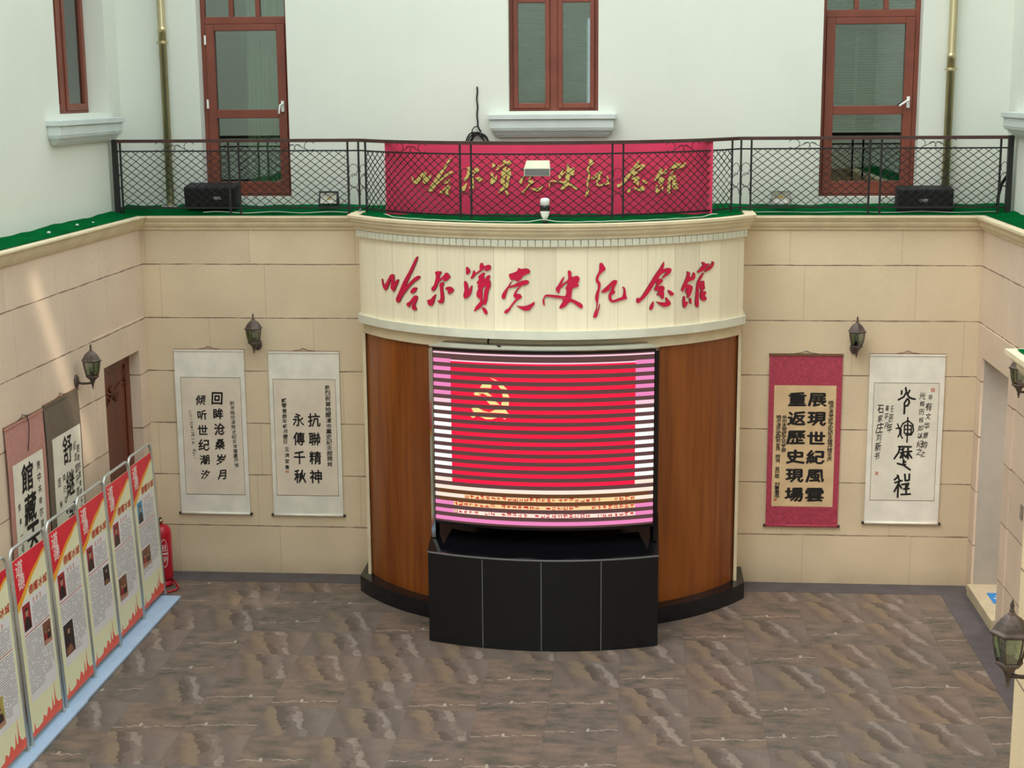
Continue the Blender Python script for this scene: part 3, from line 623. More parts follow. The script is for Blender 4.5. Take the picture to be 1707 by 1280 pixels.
# right side window, only its sill shows
wn3 = struct(thing('window_3', 'white stepped sill on the upper right wall', 'window', (UR, -1.2, 5.22)))
sill(wn3, 1, UR, -1.63, -.03, -1)
mb = MB()
for a in ((-1.15, -1.08, 5.22, 7.3), (-.45, -.38, 5.22, 7.3), (-1.08, -.45, 5.22, 5.29), (-1.08, -.45, 7.24, 7.3)): mb.box(UR+.08, UR+.16, a[0], a[1], a[2], a[3], 'brown')
mb.build('frame', wn3, None, .006); mb = MB(); mb.box(UR+.11, UR+.116, -1.08, -.45, 5.29, 7.24, 'pane'); mb.build('pane', wn3)
mb = MB(); mb.box(UR+.86, UR+.9, -1.4, -.25, 5, 7.5, 'interior'); mb.box(UR+.3, UR+.86, -1.44, -1.4, 5, 7.5, 'interior'); mb.box(UR+.3, UR+.86, -.25, -.21, 5, 7.5, 'interior'); mb.box(UR+.3, UR+.86, -1.4, -.25, 5, 5.04, 'interior'); mb.box(UR+.3, UR+.86, -1.4, -.25, 7.46, 7.5, 'interior'); mb.build('room_lining', wn3)
# lower left wooden door
y0, y1, z0, z1 = LD; xd = XL-.125
d3 = struct(thing('door_3', 'carved brown wooden door in the lower left wall', 'door', (XL, y0, 0)))
mb = MB(); mb.box(xd-.05, xd, y0, y1, 0, z1, 'doorwood'); mb.box(xd, xd+.02, y1-.14, y1, 0, z1, 'doorwood'); mb.box(xd, xd+.02, y0, y0+.12, 0, z1, 'doorwood'); mb.box(xd, xd+.02, y0+.12, y1-.14, z1-.12, z1, 'doorwood'); mb.box(xd, xd+.02, y0+.12, y1-.14, 0, .2, 'doorwood'); mb.box(xd, xd+.02, y0+.12, y1-.14, 1.0, 1.12, 'doorwood')
lf3 = mb.build('door_leaf', d3, None, .006)
mb = MB(); cy, cz = (y0+y1)/2-.01, 2.30
for s in (-1, 1):
    mb.tube([(xd+.004, cy+s*(.42-.0*t), 2.46-.0*t) for t in (0,)]+[(xd+.006, cy+s*.40*math.cos(t*.157), 2.20+.24*math.sin(pi/2-t*.157*.9)*(.35+.65*(t/10))) for t in range(11)], .012, 'doorwood', 6)
    for k in range(3):
        a0 = k*1.1+.4; mb.tube([(xd+.012, cy+s*(.05+.02*t*.6*math.cos(a0+t*.5)+.03*k), cz-.08*k*.5+.012*t*math.sin(a0+t*.5)) for t in range(9)], [.014-.001*t for t in range(9)], 'doorwood', 6)
mb.lathe([(0.001, .0), (.05, .004), (.04, .02), (.001, .026)], 'doorwood', (xd, cy, cz), 12, 'x')
mb.build('carved_crest', lf3)

for i, (x, y, r) in enumerate(((-5.00, -2.44, .020), (-5.03, -1.62, .019), (-4.99, -1.28, .012))):
    mb = MB(); mb.lathe([(.002, -.5*r), (.8*r, -.35*r), (1.0*r, .1*r), (.75*r, .5*r), (.2*r, .66*r)], 'white', (x, y, 4.128+.4*r), 10)
    tag(mb.build('pebble'), ('white pebble on the left turf strip, farthest from the railing', 'white pebble on the left turf strip, the middle one of three', 'smallest pebble on the left turf strip, nearest to the railing')[i], 'pebble', 'pebbles on the left turf strip')

# ------------------------------------------------------------------ iron railing of the ledge
RY = -.05; RXa, RXb = -2.42, 1.62; RC = ((RXa+RXb)/2, 0); _h = (RXb-RXa)/2; _sg = 1.14; RR = (_h*_h+_sg*_sg)/(2*_sg); RCY = RY-_sg+RR
RAH = math.asin(_h/RR)
def rail_pt(s, off=0.0):
    """s along the railing from the left wall; off > 0 towards the viewer"""
    l1 = RXa-(UL+.05); l2 = 2*RAH*RR
    if s < l1: return (UL+.05+s, RY-off)
    if s < l1+l2:
        a = -RAH+(s-l1)/RR; return (RC[0]+(RR+off)*math.sin(a), RCY-(RR+off)*math.cos(a))
    return (RXb+s-l1-l2, RY-off)
S1 = RXa-(UL+.05); S2 = S1+2*RAH*RR; S3 = S2+(UR-.04-RXb)
sx = lambda x: (x-(UL+.05)) if x < RXa else S2+(x-RXb)
sa = lambda x: S1+(math.asin((x-RC[0])/RR)+RAH)*RR
rl = thing('iron_railing', 'black iron lattice railing with brown handrail along the ledge', 'railing', (0, RY, 4.1))
def srun(s0, s1, step=.06):
    n = max(1, int((s1-s0)/step)); return [s0+(s1-s0)*i/n for i in range(n+1)]
def ztop(s): return 4.915
def band(name, z0, z1, half, m, s0=.0, s1=None):
    s1 = S3 if s1 is None else s1; mb = MB(); ss = srun(s0, s1); vs = []
    for s in ss:
        for o in (half, -half):
            p = rail_pt(s, o)
            for z in (z0, z1): vs.append((p[0], p[1], z))
    k = len(ss); fs = []
    for i in range(k-1):
        a, b = 4*i, 4*i+4
        fs += [(a, b, b+1, a+1), (a+2, a+3, b+3, b+2), (a+1, b+1, b+3, a+3), (a, a+2, b+2, b)]
    fs += [(0, 1, 3, 2), (4*k-4, 4*k-2, 4*k-1, 4*k-3)]
    mb.add(vs, fs, m); return mb.build(name, rl)
band('handrail', 4.893, 4.928, .026, 'rail'); band('middle_rail', 4.793, 4.809, .009, 'iron'); band('bottom_rail', 4.176, 4.194, .009, 'iron')
posts = [sx(-5.09), sx(-3.884), sx(-3.772), sx(-2.571), sx(-2.453), sa(-2.36), sa(-1.235), sa(-1.118), sa(.304), sa(.412), sa(1.545), sx(1.645), sx(1.753), sx(2.988), sx(3.106), sx(4.33)]
for s in posts:
    x, y = rail_pt(s); mb = MB(); h = .010; mb.box(x-h, x+h, y-h, y+h, 4.105 if S1 > s or s > S2 else 4.145, 4.895, 'iron'); mb.build('post', rl)
for s, nm in ((.02, 'end_post'), (S3-.03, 'end_post')):
    x, y = rail_pt(s); mb = MB(); mb.box(x-.028, x+.028, y-.028, y+.028, 4.115, 4.93, 'iron'); mb.build(nm, rl, None, .004)
def spt(s, z, off=0.0): x, y = rail_pt(s, off); return (x, y, z)
def lattice(s0, s1):
    z0, z1 = 4.19, 4.797; px_, pz = .1035, .0785; mb = MB(); sl = pz/px_; r = .0048
    n = int((s1-s0)/px_)+int((z1-z0)/pz)+3
    for sgn in (1, -1):
        for i in range(-2, n+2):
            # line z = z0 + sgn*sl*(s - c)
            c = s0+(i-(0 if sgn < 0 else (z1-z0)/pz))*px_
            pts = []
            lo, hi = (c, c+(z1-z0)/sl) if sgn > 0 else (c-(z1-z0)/sl, c)
            a, b = max(s0, lo), min(s1, hi)
            if b-a < .01: continue
            k = max(1, int((b-a)/.16)) if (S1 < (a+b)/2 < S2) else 1
            for j in range(k+1):
                s = a+(b-a)*j/k; pts.append(spt(s, (z0+sl*(s-c)) if sgn > 0 else (z0-sl*(s-c)), .004*sgn))
            mb.tube(pts, r, 'iron', 4)
    return mb.build('lattice_panel', rl)
for a, b in ((0, 1), (2, 3), (5, 6), (7, 8), (9, 10), (12, 13), (14, 15)): lattice(posts[a], posts[b])
def spiral(cx, cz, r, a0, turns, k=18, shrink=.75):
    return [(cx+r*(1-shrink*t/k)*math.cos(a0+turns*2*pi*t/k), cz+r*(1-shrink*t/k)*math.sin(a0+turns*2*pi*t/k)) for t in range(k+1)]
def ornament(sc, zc, sz, vertical=False, r=.0035):
    """wrought scrolls: two outer volutes and a curled pair between them"""
    mb = MB(); C = []
    for s in (-1, 1):
        q = spiral(.36*s, .02, .13, pi/2+(0 if s < 0 else 0), -.8*s*-1 if s < 0 else -.8, 16, .45); q = [(x, z) for x, z in q]
        C.append([(.36*s+.13*math.cos(t), .13*math.sin(t)) for t in [pi/2-s*0+(s*(k*.33)) for k in range(-3, 13)]])
        C.append([(.36*s-.06*s*0+(-.13*s)*math.cos(t), -.13+.0*t) for t in (0,)]+[(.36*s-s*(.02+.045*k), -.13+.026*k) for k in range(8)])
        C.append([(.075*s+.075*math.cos(t)*1.0, -.04+.085*math.sin(t)) for t in [pi*.5+s*(k*.4)-s*1.2 for k in range(10)]])
    for q in C:
        if len(q) < 2: continue
        if vertical: mb.tube([spt(sc+b*sz[0], zc+a*sz[1]) for a, b in q], r, 'iron', 5)
        else: mb.tube([spt(sc+a*sz[0], zc+b*sz[1]) for a, b in q], r, 'iron', 5)
    return mb.build('scroll_ornament', rl)
for s in (sx(-4.48), sx(-3.15), sa(-1.78), sa(1.02), sx(2.36), sx(3.66)): ornament(s, 4.851, (.46, .36))
def vert_ornament(s, w_, r=.0035):
    mb = MB()
    for zc, sg in ((4.60, 1), (4.35, 1)):
        mb.tube([spt(s+w_*.42*math.cos(t), zc+.055*math.sin(t)) for t in [pi+.6-.35*k for k in range(13)]], r, 'iron', 5)
    mb.tube([spt(s+w_*.42*math.cos(t)*1.0, 4.475+.075*math.sin(t)) for t in [pi*.25+.3*k for k in range(18)]], r, 'iron', 5)
    mb.tube([spt(s+w_*.40, 4.585), spt(s+w_*.2, 4.545), spt(s-w_*.2, 4.52)], r, 'iron', 5)
    mb.tube([spt(s-w_*.3, 4.43), spt(s+w_*.2, 4.40), spt(s+w_*.42, 4.35)], r, 'iron', 5)
    return mb.build('scroll_ornament', rl)
for a, b in ((0, None), (3, 4), (4, 5), (6, 7), (8, 9), (10, 11), (11, 12), (15, None)):
    if b is None:
        s = (posts[0]+.03)/2 if a == 0 else (posts[15]+S3-.03)/2; vert_ornament(s, .055 if a == 0 else .09)
    else: vert_ornament((posts[a]+posts[b])/2, posts[b]-posts[a], .0035)

# crimson board with gold writing
SIGN = [[[(-1.918,3.512),(-1.907,3.518),(-1.895,3.495),(-1.887,3.463),(-1.873,3.454),(-1.844,3.478),(-1.808,3.519),(-1.78,3.556),(-1.762,3.573),(-1.733,3.581),(-1.708,3.575),(-1.703,3.554),(-1.706,3.522),(-1.701,3.496),(-1.686,3.508),(-1.665,3.528),(-1.645,3.535),(-1.636,3.528),(-1.642,3.506),(-1.664,3.472),(-1.689,3.438),(-1.701,3.41),(-1.718,3.399),(-1.742,3.412),(-1.765,3.431),(-1.76,3.475),(-1.752,3.518),(-1.756,3.539),(-1.764,3.522),(-1.779,3.489),(-1.8,3.455),(-1.829,3.415),(-1.851,3.399),(-1.874,3.411),(-1.9,3.435),(-1.911,3.472)],[(-1.37,3.788),(-1.356,3.782),(-1.371,3.742),(-1.4,3.687),(-1.426,3.644),(-1.463,3.588),(-1.493,3.539),(-1.52,3.5),(-1.536,3.472),(-1.525,3.478),(-1.48,3.513),(-1.429,3.554),(-1.385,3.583),(-1.351,3.594),(-1.332,3.582),(-1.341,3.563),(-1.394,3.535),(-1.459,3.489),(-1.519,3.431),(-1.573,3.379),(-1.608,3.333),(-1.63,3.296),(-1.657,3.291),(-1.683,3.305),(-1.684,3.334),(-1.659,3.371),(-1.617,3.434),(-1.577,3.501),(-1.538,3.557),(-1.492,3.613),(-1.447,3.679),(-1.416,3.728),(-1.391,3.766)],[(-1.402,3.472),(-1.376,3.468),(-1.385,3.441),(-1.414,3.413),(-1.45,3.402),(-1.471,3.411),(-1.46,3.438),(-1.431,3.462)],[(-1.394,3.388),(-1.37,3.379),(-1.372,3.353),(-1.393,3.319),(-1.411,3.286),(-1.401,3.266),(-1.382,3.246),(-1.402,3.234),(-1.434,3.236),(-1.454,3.253),(-1.452,3.283),(-1.434,3.319),(-1.445,3.323),(-1.467,3.297),(-1.483,3.264),(-1.502,3.26),(-1.523,3.274),(-1.529,3.295),(-1.5,3.308),(-1.47,3.329),(-1.441,3.363),(-1.416,3.384)]],[[(-1.141,3.646),(-1.106,3.654),(-1.068,3.65),(-1.07,3.633),(-1.089,3.609),(-1.094,3.581),(-1.077,3.582),(-1.051,3.602),(-1.03,3.627),(-1.018,3.644),(-0.995,3.641),(-0.977,3.621),(-0.962,3.603),(-0.982,3.583),(-1.007,3.562),(-1.047,3.551),(-1.037,3.58),(-1.061,3.574),(-1.086,3.556),(-1.11,3.533),(-1.121,3.502),(-1.14,3.471),(-1.156,3.451),(-1.182,3.446),(-1.192,3.459),(-1.189,3.483),(-1.162,3.504),(-1.148,3.539),(-1.135,3.578),(-1.131,3.608),(-1.141,3.629)],[(-1.062,3.548),(-1.047,3.543),(-1.037,3.524),(-1.053,3.502),(-1.051,3.468),(-1.044,3.426),(-1.039,3.384),(-1.047,3.338),(-1.077,3.328),(-1.104,3.337),(-1.124,3.355),(-1.091,3.359),(-1.082,3.389),(-1.082,3.432),(-1.088,3.475),(-1.088,3.5),(-1.095,3.517),(-1.08,3.535)],[(-0.983,3.506),(-0.949,3.499),(-0.922,3.473),(-0.941,3.447),(-0.97,3.435),(-1.0,3.431),(-0.992,3.448),(-0.994,3.467),(-1.028,3.48),(-1.013,3.496)],[(-1.141,3.42),(-1.136,3.412),(-1.149,3.377),(-1.163,3.333),(-1.18,3.302),(-1.206,3.295),(-1.232,3.302),(-1.24,3.325),(-1.251,3.35),(-1.226,3.356),(-1.197,3.367),(-1.173,3.397)]],[[(-0.78,3.715),(-0.762,3.704),(-0.744,3.683),(-0.741,3.665),(-0.757,3.643),(-0.788,3.636),(-0.786,3.668),(-0.788,3.7)],[(-0.704,3.685),(-0.692,3.666),(-0.684,3.655),(-0.659,3.67),(-0.629,3.697),(-0.644,3.698),(-0.635,3.748),(-0.623,3.757),(-0.605,3.753),(-0.601,3.728),(-0.584,3.726),(-0.559,3.738),(-0.534,3.739),(-0.52,3.723),(-0.523,3.697),(-0.55,3.683),(-0.582,3.677),(-0.587,3.686),(-0.571,3.71),(-0.594,3.698),(-0.629,3.673),(-0.664,3.651),(-0.686,3.639),(-0.695,3.62),(-0.72,3.596),(-0.742,3.599),(-0.722,3.628),(-0.714,3.656)],[(-0.8,3.573),(-0.782,3.56),(-0.765,3.528),(-0.765,3.495),(-0.768,3.472),(-0.747,3.501),(-0.731,3.529),(-0.72,3.525),(-0.727,3.478),(-0.737,3.44),(-0.769,3.406),(-0.798,3.391),(-0.818,3.403),(-0.818,3.441),(-0.804,3.475),(-0.811,3.517),(-0.81,3.559)],[(-0.599,3.665),(-0.586,3.654),(-0.592,3.635),(-0.602,3.625),(-0.59,3.616),(-0.6,3.595),(-0.586,3.6),(-0.556,3.636),(-0.538,3.637),(-0.529,3.621),(-0.546,3.594),(-0.527,3.574),(-0.524,3.541),(-0.534,3.509),(-0.548,3.485),(-0.555,3.442),(-0.563,3.386),(-0.579,3.343),(-0.596,3.338),(-0.605,3.354),(-0.602,3.394),(-0.597,3.45),(-0.592,3.483),(-0.573,3.531),(-0.596,3.52),(-0.617,3.487),(-0.61,3.464),(-0.617,3.407),(-0.61,3.389),(-0.608,3.342),(-0.628,3.315),(-0.658,3.295),(-0.693,3.273),(-0.711,3.269),(-0.697,3.291),(-0.686,3.32),(-0.648,3.359),(-0.635,3.383),(-0.645,3.402),(-0.67,3.41),(-0.679,3.442),(-0.668,3.476),(-0.653,3.504),(-0.666,3.516),(-0.651,3.542),(-0.678,3.555),(-0.655,3.579),(-0.645,3.603),(-0.662,3.614),(-0.634,3.64)],[(-0.614,3.314),(-0.589,3.308),(-0.569,3.283),(-0.562,3.257),(-0.569,3.243),(-0.585,3.244),(-0.604,3.272),(-0.619,3.302)]],[[(-0.247,3.717),(-0.227,3.706),(-0.205,3.704),(-0.174,3.713),(-0.143,3.705),(-0.126,3.687),(-0.132,3.665),(-0.165,3.651),(-0.196,3.642),(-0.207,3.62),(-0.214,3.607),(-0.232,3.598),(-0.241,3.582),(-0.26,3.582),(-0.282,3.601),(-0.317,3.592),(-0.33,3.614),(-0.34,3.64),(-0.339,3.653),(-0.303,3.663),(-0.259,3.681),(-0.249,3.699)],[(-0.313,3.581),(-0.309,3.579),(-0.335,3.541),(-0.331,3.534),(-0.3,3.544),(-0.26,3.567),(-0.219,3.585),(-0.179,3.596),(-0.148,3.594),(-0.138,3.579),(-0.144,3.561),(-0.175,3.548),(-0.215,3.539),(-0.256,3.492),(-0.274,3.458),(-0.224,3.457),(-0.22,3.441),(-0.209,3.43),(-0.22,3.415),(-0.26,3.394),(-0.292,3.358),(-0.319,3.322),(-0.333,3.291),(-0.356,3.266),(-0.381,3.26),(-0.392,3.271),(-0.379,3.294),(-0.346,3.312),(-0.319,3.349),(-0.292,3.385),(-0.267,3.416),(-0.292,3.425),(-0.296,3.444),(-0.285,3.473),(-0.26,3.509),(-0.23,3.535),(-0.263,3.531),(-0.309,3.521),(-0.345,3.516),(-0.361,3.472),(-0.373,3.436),(-0.378,3.407),(-0.409,3.404),(-0.416,3.426),(-0.409,3.453),(-0.382,3.493),(-0.349,3.534),(-0.331,3.565)],[(-0.27,3.345),(-0.242,3.337),(-0.198,3.335),(-0.149,3.347),(-0.114,3.365),(-0.083,3.386),(-0.09,3.348),(-0.11,3.334),(-0.11,3.323),(-0.132,3.316),(-0.121,3.308),(-0.141,3.296),(-0.176,3.291),(-0.207,3.302),(-0.243,3.326)]],[[(0.253,3.692),(0.272,3.685),(0.279,3.668),(0.274,3.629),(0.299,3.626),(0.324,3.639),(0.348,3.632),(0.359,3.609),(0.349,3.578),(0.336,3.561),(0.351,3.545),(0.342,3.528),(0.316,3.524),(0.285,3.512),(0.281,3.47),(0.274,3.425),(0.274,3.412),(0.312,3.397),(0.353,3.375),(0.383,3.358),(0.393,3.331),(0.379,3.314),(0.357,3.321),(0.324,3.349),(0.291,3.374),(0.261,3.383),(0.236,3.354),(0.207,3.329),(0.174,3.315),(0.156,3.319),(0.162,3.338),(0.187,3.375),(0.199,3.409),(0.166,3.417),(0.104,3.424),(0.05,3.434),(0.021,3.434),(0.013,3.417),(0.01,3.38),(0.017,3.348),(0.002,3.346),(-0.007,3.38),(-0.007,3.405),(0.006,3.426),(0.011,3.444),(0.034,3.454),(0.092,3.451),(0.154,3.444),(0.216,3.434),(0.226,3.467),(0.228,3.496),(0.216,3.517),(0.226,3.531),(0.24,3.554),(0.238,3.575),(0.216,3.559),(0.187,3.528),(0.164,3.509),(0.16,3.476),(0.15,3.464),(0.135,3.48),(0.121,3.505),(0.125,3.518),(0.15,3.551),(0.17,3.588),(0.195,3.625),(0.208,3.631),(0.205,3.617),(0.187,3.571),(0.177,3.546),(0.207,3.571),(0.245,3.6),(0.245,3.637),(0.24,3.671),(0.243,3.687)]],[[(0.552,3.757),(0.582,3.761),(0.599,3.731),(0.617,3.704),(0.606,3.685),(0.577,3.666),(0.552,3.638),(0.54,3.604),(0.548,3.584),(0.566,3.562),(0.563,3.521),(0.553,3.477),(0.546,3.419),(0.538,3.36),(0.531,3.316),(0.526,3.29),(0.537,3.287),(0.546,3.321),(0.556,3.357),(0.561,3.347),(0.551,3.296),(0.538,3.253),(0.529,3.228),(0.5,3.213),(0.492,3.224),(0.502,3.263),(0.514,3.292),(0.524,3.322),(0.526,3.37),(0.511,3.4),(0.514,3.439),(0.526,3.478),(0.54,3.507),(0.538,3.555),(0.52,3.571),(0.516,3.6),(0.527,3.638),(0.552,3.681)],[(0.707,3.587),(0.732,3.584),(0.732,3.559),(0.712,3.526),(0.695,3.487),(0.716,3.472),(0.703,3.451),(0.678,3.444),(0.673,3.42),(0.678,3.39),(0.703,3.387),(0.748,3.405),(0.789,3.413),(0.798,3.459),(0.801,3.493),(0.786,3.513),(0.795,3.52),(0.816,3.503),(0.822,3.458),(0.825,3.424),(0.84,3.399),(0.809,3.39),(0.759,3.38),(0.703,3.365),(0.673,3.368),(0.648,3.391),(0.645,3.445),(0.657,3.459),(0.672,3.493),(0.679,3.532),(0.664,3.528),(0.657,3.489),(0.622,3.47),(0.583,3.464),(0.571,3.477),(0.602,3.505),(0.647,3.543),(0.682,3.578)]],[[(1.233,3.745),(1.238,3.739),(1.233,3.702),(1.222,3.667),(1.249,3.676),(1.29,3.681),(1.317,3.675),(1.322,3.652),(1.307,3.626),(1.265,3.602),(1.221,3.579),(1.215,3.587),(1.235,3.604),(1.275,3.653),(1.189,3.617),(1.165,3.57),(1.19,3.579),(1.218,3.575),(1.226,3.555),(1.205,3.534),(1.175,3.516),(1.168,3.503),(1.21,3.507),(1.237,3.501),(1.245,3.478),(1.232,3.443),(1.24,3.425),(1.235,3.376),(1.223,3.372),(1.199,3.392),(1.191,3.417),(1.151,3.412),(1.171,3.438),(1.181,3.464),(1.151,3.457),(1.122,3.474),(1.146,3.502),(1.159,3.541),(1.135,3.538),(1.111,3.504),(1.077,3.457),(1.034,3.406),(0.985,3.368),(0.953,3.343),(0.936,3.357),(0.933,3.375),(0.94,3.399),(0.952,3.401),(0.966,3.391),(0.99,3.412),(1.032,3.472),(1.081,3.541),(1.124,3.605),(1.158,3.648),(1.193,3.69),(1.213,3.72)],[(1.291,3.46),(1.32,3.449),(1.355,3.42),(1.348,3.402),(1.321,3.399),(1.297,3.421),(1.281,3.454)],[(1.261,3.39),(1.279,3.378),(1.317,3.335),(1.319,3.312),(1.291,3.296),(1.249,3.292),(1.208,3.304),(1.173,3.331),(1.147,3.355),(1.192,3.343),(1.265,3.334),(1.259,3.365)],[(1.122,3.358),(1.124,3.342),(1.12,3.294),(1.096,3.267),(1.077,3.278),(1.079,3.3),(1.098,3.335)]],[[(1.704,3.714),(1.733,3.71),(1.757,3.689),(1.817,3.691),(1.788,3.661),(1.753,3.633),(1.706,3.616),(1.647,3.608),(1.64,3.616),(1.671,3.644),(1.711,3.671),(1.723,3.691),(1.701,3.701)],[(1.847,3.71),(1.875,3.703),(1.878,3.675),(1.849,3.643),(1.807,3.621),(1.783,3.62),(1.756,3.605),(1.741,3.613),(1.771,3.632),(1.812,3.663),(1.848,3.691)],[(1.507,3.632),(1.534,3.628),(1.553,3.61),(1.543,3.568),(1.578,3.574),(1.585,3.603),(1.599,3.619),(1.616,3.601),(1.62,3.571),(1.603,3.542),(1.563,3.537),(1.519,3.518),(1.512,3.5),(1.553,3.495),(1.59,3.47),(1.58,3.433),(1.56,3.391),(1.53,3.359),(1.514,3.371),(1.522,3.399),(1.49,3.427),(1.515,3.463),(1.499,3.471),(1.478,3.453),(1.471,3.434),(1.447,3.436),(1.443,3.46),(1.472,3.513),(1.503,3.571),(1.515,3.608)],[(1.724,3.604),(1.736,3.598),(1.708,3.56),(1.674,3.507),(1.714,3.523),(1.741,3.519),(1.744,3.48),(1.754,3.44),(1.728,3.427),(1.711,3.413),(1.758,3.412),(1.775,3.395),(1.75,3.367),(1.781,3.338),(1.767,3.316),(1.719,3.318),(1.692,3.342),(1.686,3.385),(1.699,3.427),(1.687,3.458),(1.667,3.456),(1.67,3.412),(1.666,3.344),(1.671,3.266),(1.652,3.255),(1.629,3.27),(1.62,3.309),(1.629,3.394),(1.635,3.48),(1.651,3.53),(1.684,3.57)],[(1.48,3.387),(1.493,3.371),(1.494,3.319),(1.529,3.327),(1.529,3.312),(1.508,3.28),(1.482,3.262),(1.466,3.279),(1.462,3.335),(1.466,3.377)],[(1.56,3.361),(1.571,3.348),(1.575,3.302),(1.561,3.299),(1.546,3.315),(1.547,3.354)]]]
def resample(poly, n=1):
    """round the traced corners slightly (one Chaikin pass)"""
    for _ in range(n):
        q = []
        for i in range(len(poly)):
            a, b = poly[i], poly[(i+1) % len(poly)]
            q += [(a[0]*.78+b[0]*.22, a[1]*.78+b[1]*.22), (a[0]*.22+b[0]*.78, a[1]*.22+b[1]*.78)]
        poly = q
    return poly
BY = -.47
bd = thing('banner_board', 'crimson board with gold brush characters behind the railing', 'sign', (-.38, BY, 4.15))
mb = MB(); mb.box(-2.095, 1.33, BY, BY+.03, 4.14, 4.895, 'banner'); mb.build('board', bd, None, .004)
gu0, gu1, gx0, gx1 = -1.918, 1.878, -1.815, 1.055
for i, polys in enumerate(SIGN):
    mb = MB()
    for P in polys:
        fn = lambda u, v, d: (gx0+(u-gu0)/(gu1-gu0)*(gx1-gx0), BY-d, 4.33+(v-3.213)*.715)
        mb.poly(resample(P), fn, 0, .016, 'gold', 'goldside')
    mb.build('character', bd, 'gold brush character')
# main sign on the frieze
sg = thing('wall_lettering', 'large red brush characters across the curved cream frieze', 'sign', (DX, DY-2.43, 3.5))
for i, polys in enumerate(SIGN):
    mb = MB()
    for P in polys:
        fn = lambda u, v, d: cyl(2.402+d, u/2.405, v)
        mb.poly(resample(P), fn, 0, .013, 'signred', 'signside')
    mb.build('character', sg, 'red brush character')

# ------------------------------------------------------------------ LED screen and black podium
PCX, PCY = -.35, .72
def pc(R, a, z): return (PCX+R*math.sin(a), PCY-R*math.cos(a), z)
def slab(mb, R0, R1, a0, a1, z0, z1, m, n=40):
    A = [pc(R1, a0+(a1-a0)*i/n, 0) for i in range(n+1)]; B = [pc(R0, a0+(a1-a0)*i/n, 0) for i in range(n+1)]; k = n+1
    vs = [(p[0], p[1], z) for z in (z0, z1) for p in A]+[(p[0], p[1], z) for z in (z0, z1) for p in B]; fs = []
    for i in range(n): fs += [(i, i+1, k+i+1, k+i), (2*k+i+1, 2*k+i, 3*k+i, 3*k+i+1), (k+i, k+i+1, 3*k+i+1, 3*k+i), (i+1, i, 2*k+i, 2*k+i+1)]
    fs += [(0, k, 3*k, 2*k), (n, 2*k+n, 3*k+n, k+n)]
    mb.add(vs, fs, m, False)
def podium_solid(mb, R, a, z0, z1, m, n=40):
    P = [pc(R, -a+2*a*i/n, 0)[:2] for i in range(n+1)]; xb = P[-1][0]
    # back follows the walnut panel
    Q = []
    for i in range(n+1):
        x = P[-1][0]+(P[0][0]-P[-1][0])*i/n; Q.append((x, DY-math.sqrt(2.348**2-(x-DX)**2)))
    T = P+Q; k = len(T)
    mb.add([(x, y, z) for z in (z0, z1) for x, y in T], [(i, (i+1) % k, k+(i+1) % k, k+i) for i in range(k)], m)
    for z, o in ((z0, 1), (z1, -1)):
        mb.add([(x, y, z) for x, y in T], [(i, i+1, k-2-i, k-1-i) for i in range(n)], m)
AP = math.asin(1.145/3.0)
pd = thing('podium', 'black granite podium with curved front under the LED screen', 'podium', (PCX, PCY-2.6, 0))
mb = MB(); podium_solid(mb, 2.985, AP*.998, 0, .915, 'black'); mb.build('body', pd)
mb = MB(); n = 40; m_ = 10; vs = []
for i in range(n+1):
    a = -AP+2*AP*i/n; p0 = pc(3.0, a, 0); xq = p0[0]; yb = DY-math.sqrt(2.352**2-(xq-DX)**2)
    for j in range(m_+1):
        t = j/m_; zz = .938+.27*(yb-p0[1])*t+.004*math.sin(i*.8)*math.sin(t*pi)
        vs.append((xq, p0[1]+(yb-p0[1])*t, zz))
mb.add(vs, [(i*(m_+1)+j, (i+1)*(m_+1)+j, (i+1)*(m_+1)+j+1, i*(m_+1)+j+1) for i in range(n) for j in range(m_)], 'gloss', True)
for i0 in (0, n):
    q = [vs[i0*(m_+1)+j] for j in range(m_+1)]; mb.add(q+[(x, y, .914) for x, y, z in q], [(j, j+1, m_+2+j, m_+1+j) for j in range(m_)], 'gloss')
q = [vs[i*(m_+1)] for i in range(n+1)]; mb.add(q+[(x, y, .914) for x, y, z in q], [(j, j+1, n+2+j, n+1+j) for j in range(n)], 'gloss')
mb.build('top', pd, 'polished black top')
for i in range(4):
    a0, a1 = -AP+2*AP*i/4, -AP+2*AP*(i+1)/4; mb = MB(); slab(mb, 2.984, 2.997, a0+.0011, a1-.0011, .004, .912, 'black', 12); mb.build('front_panel', pd)
for i in (1, 2, 3):
    a = -AP+2*AP*i/4; mb = MB(); slab(mb, 2.984, 2.999, a-.0011, a+.0011, .0, .914, 'silver', 1); mb.build('joint_strip', pd, 'silver joint strip')
mb = MB(); slab(mb, 2.9985, 3.003, -AP, AP, .926, .9405, 'silver', 40); mb.build('edge_strip', pd, 'thin silver edge')
AL = math.asin(1.085/2.774)
sc_ = thing('led_screen', 'curved LED screen showing a red flag in bright and dark rows', 'screen', (PCX, PCY-2.7, .94))
mb = MB(); slab(mb, 2.46, 2.768, -AL-.003, AL+.003, 1.195, 2.955, 'dchrome'); mb.build('housing', sc_)
mb = MB(); slab(mb, 2.42, 2.779, -AL-.016, AL+.016, 2.962, 2.972, 'chrome'); slab(mb, 2.42, 2.777, -AL-.004, AL+.004, 2.934, 2.962, 'dchrome'); mb.build('top_frame', sc_, 'mirror steel top frame')
mb = MB(); slab(mb, 2.7, 2.776, -AL-.004, AL+.004, 1.170, 1.197, 'dchrome'); mb.build('bottom_frame', sc_)
for s in (-1, 1):
    mb = MB(); slab(mb, 2.70, 2.778, *( (-AL-.0175, -AL-.001) if s < 0 else (AL+.001, AL+.0175)), 1.016, 2.94, 'chrome' if s < 0 else 'dchrome', 2); mb.build('side_post', sc_, 'mirror steel post' if s < 0 else 'dark mirror post')
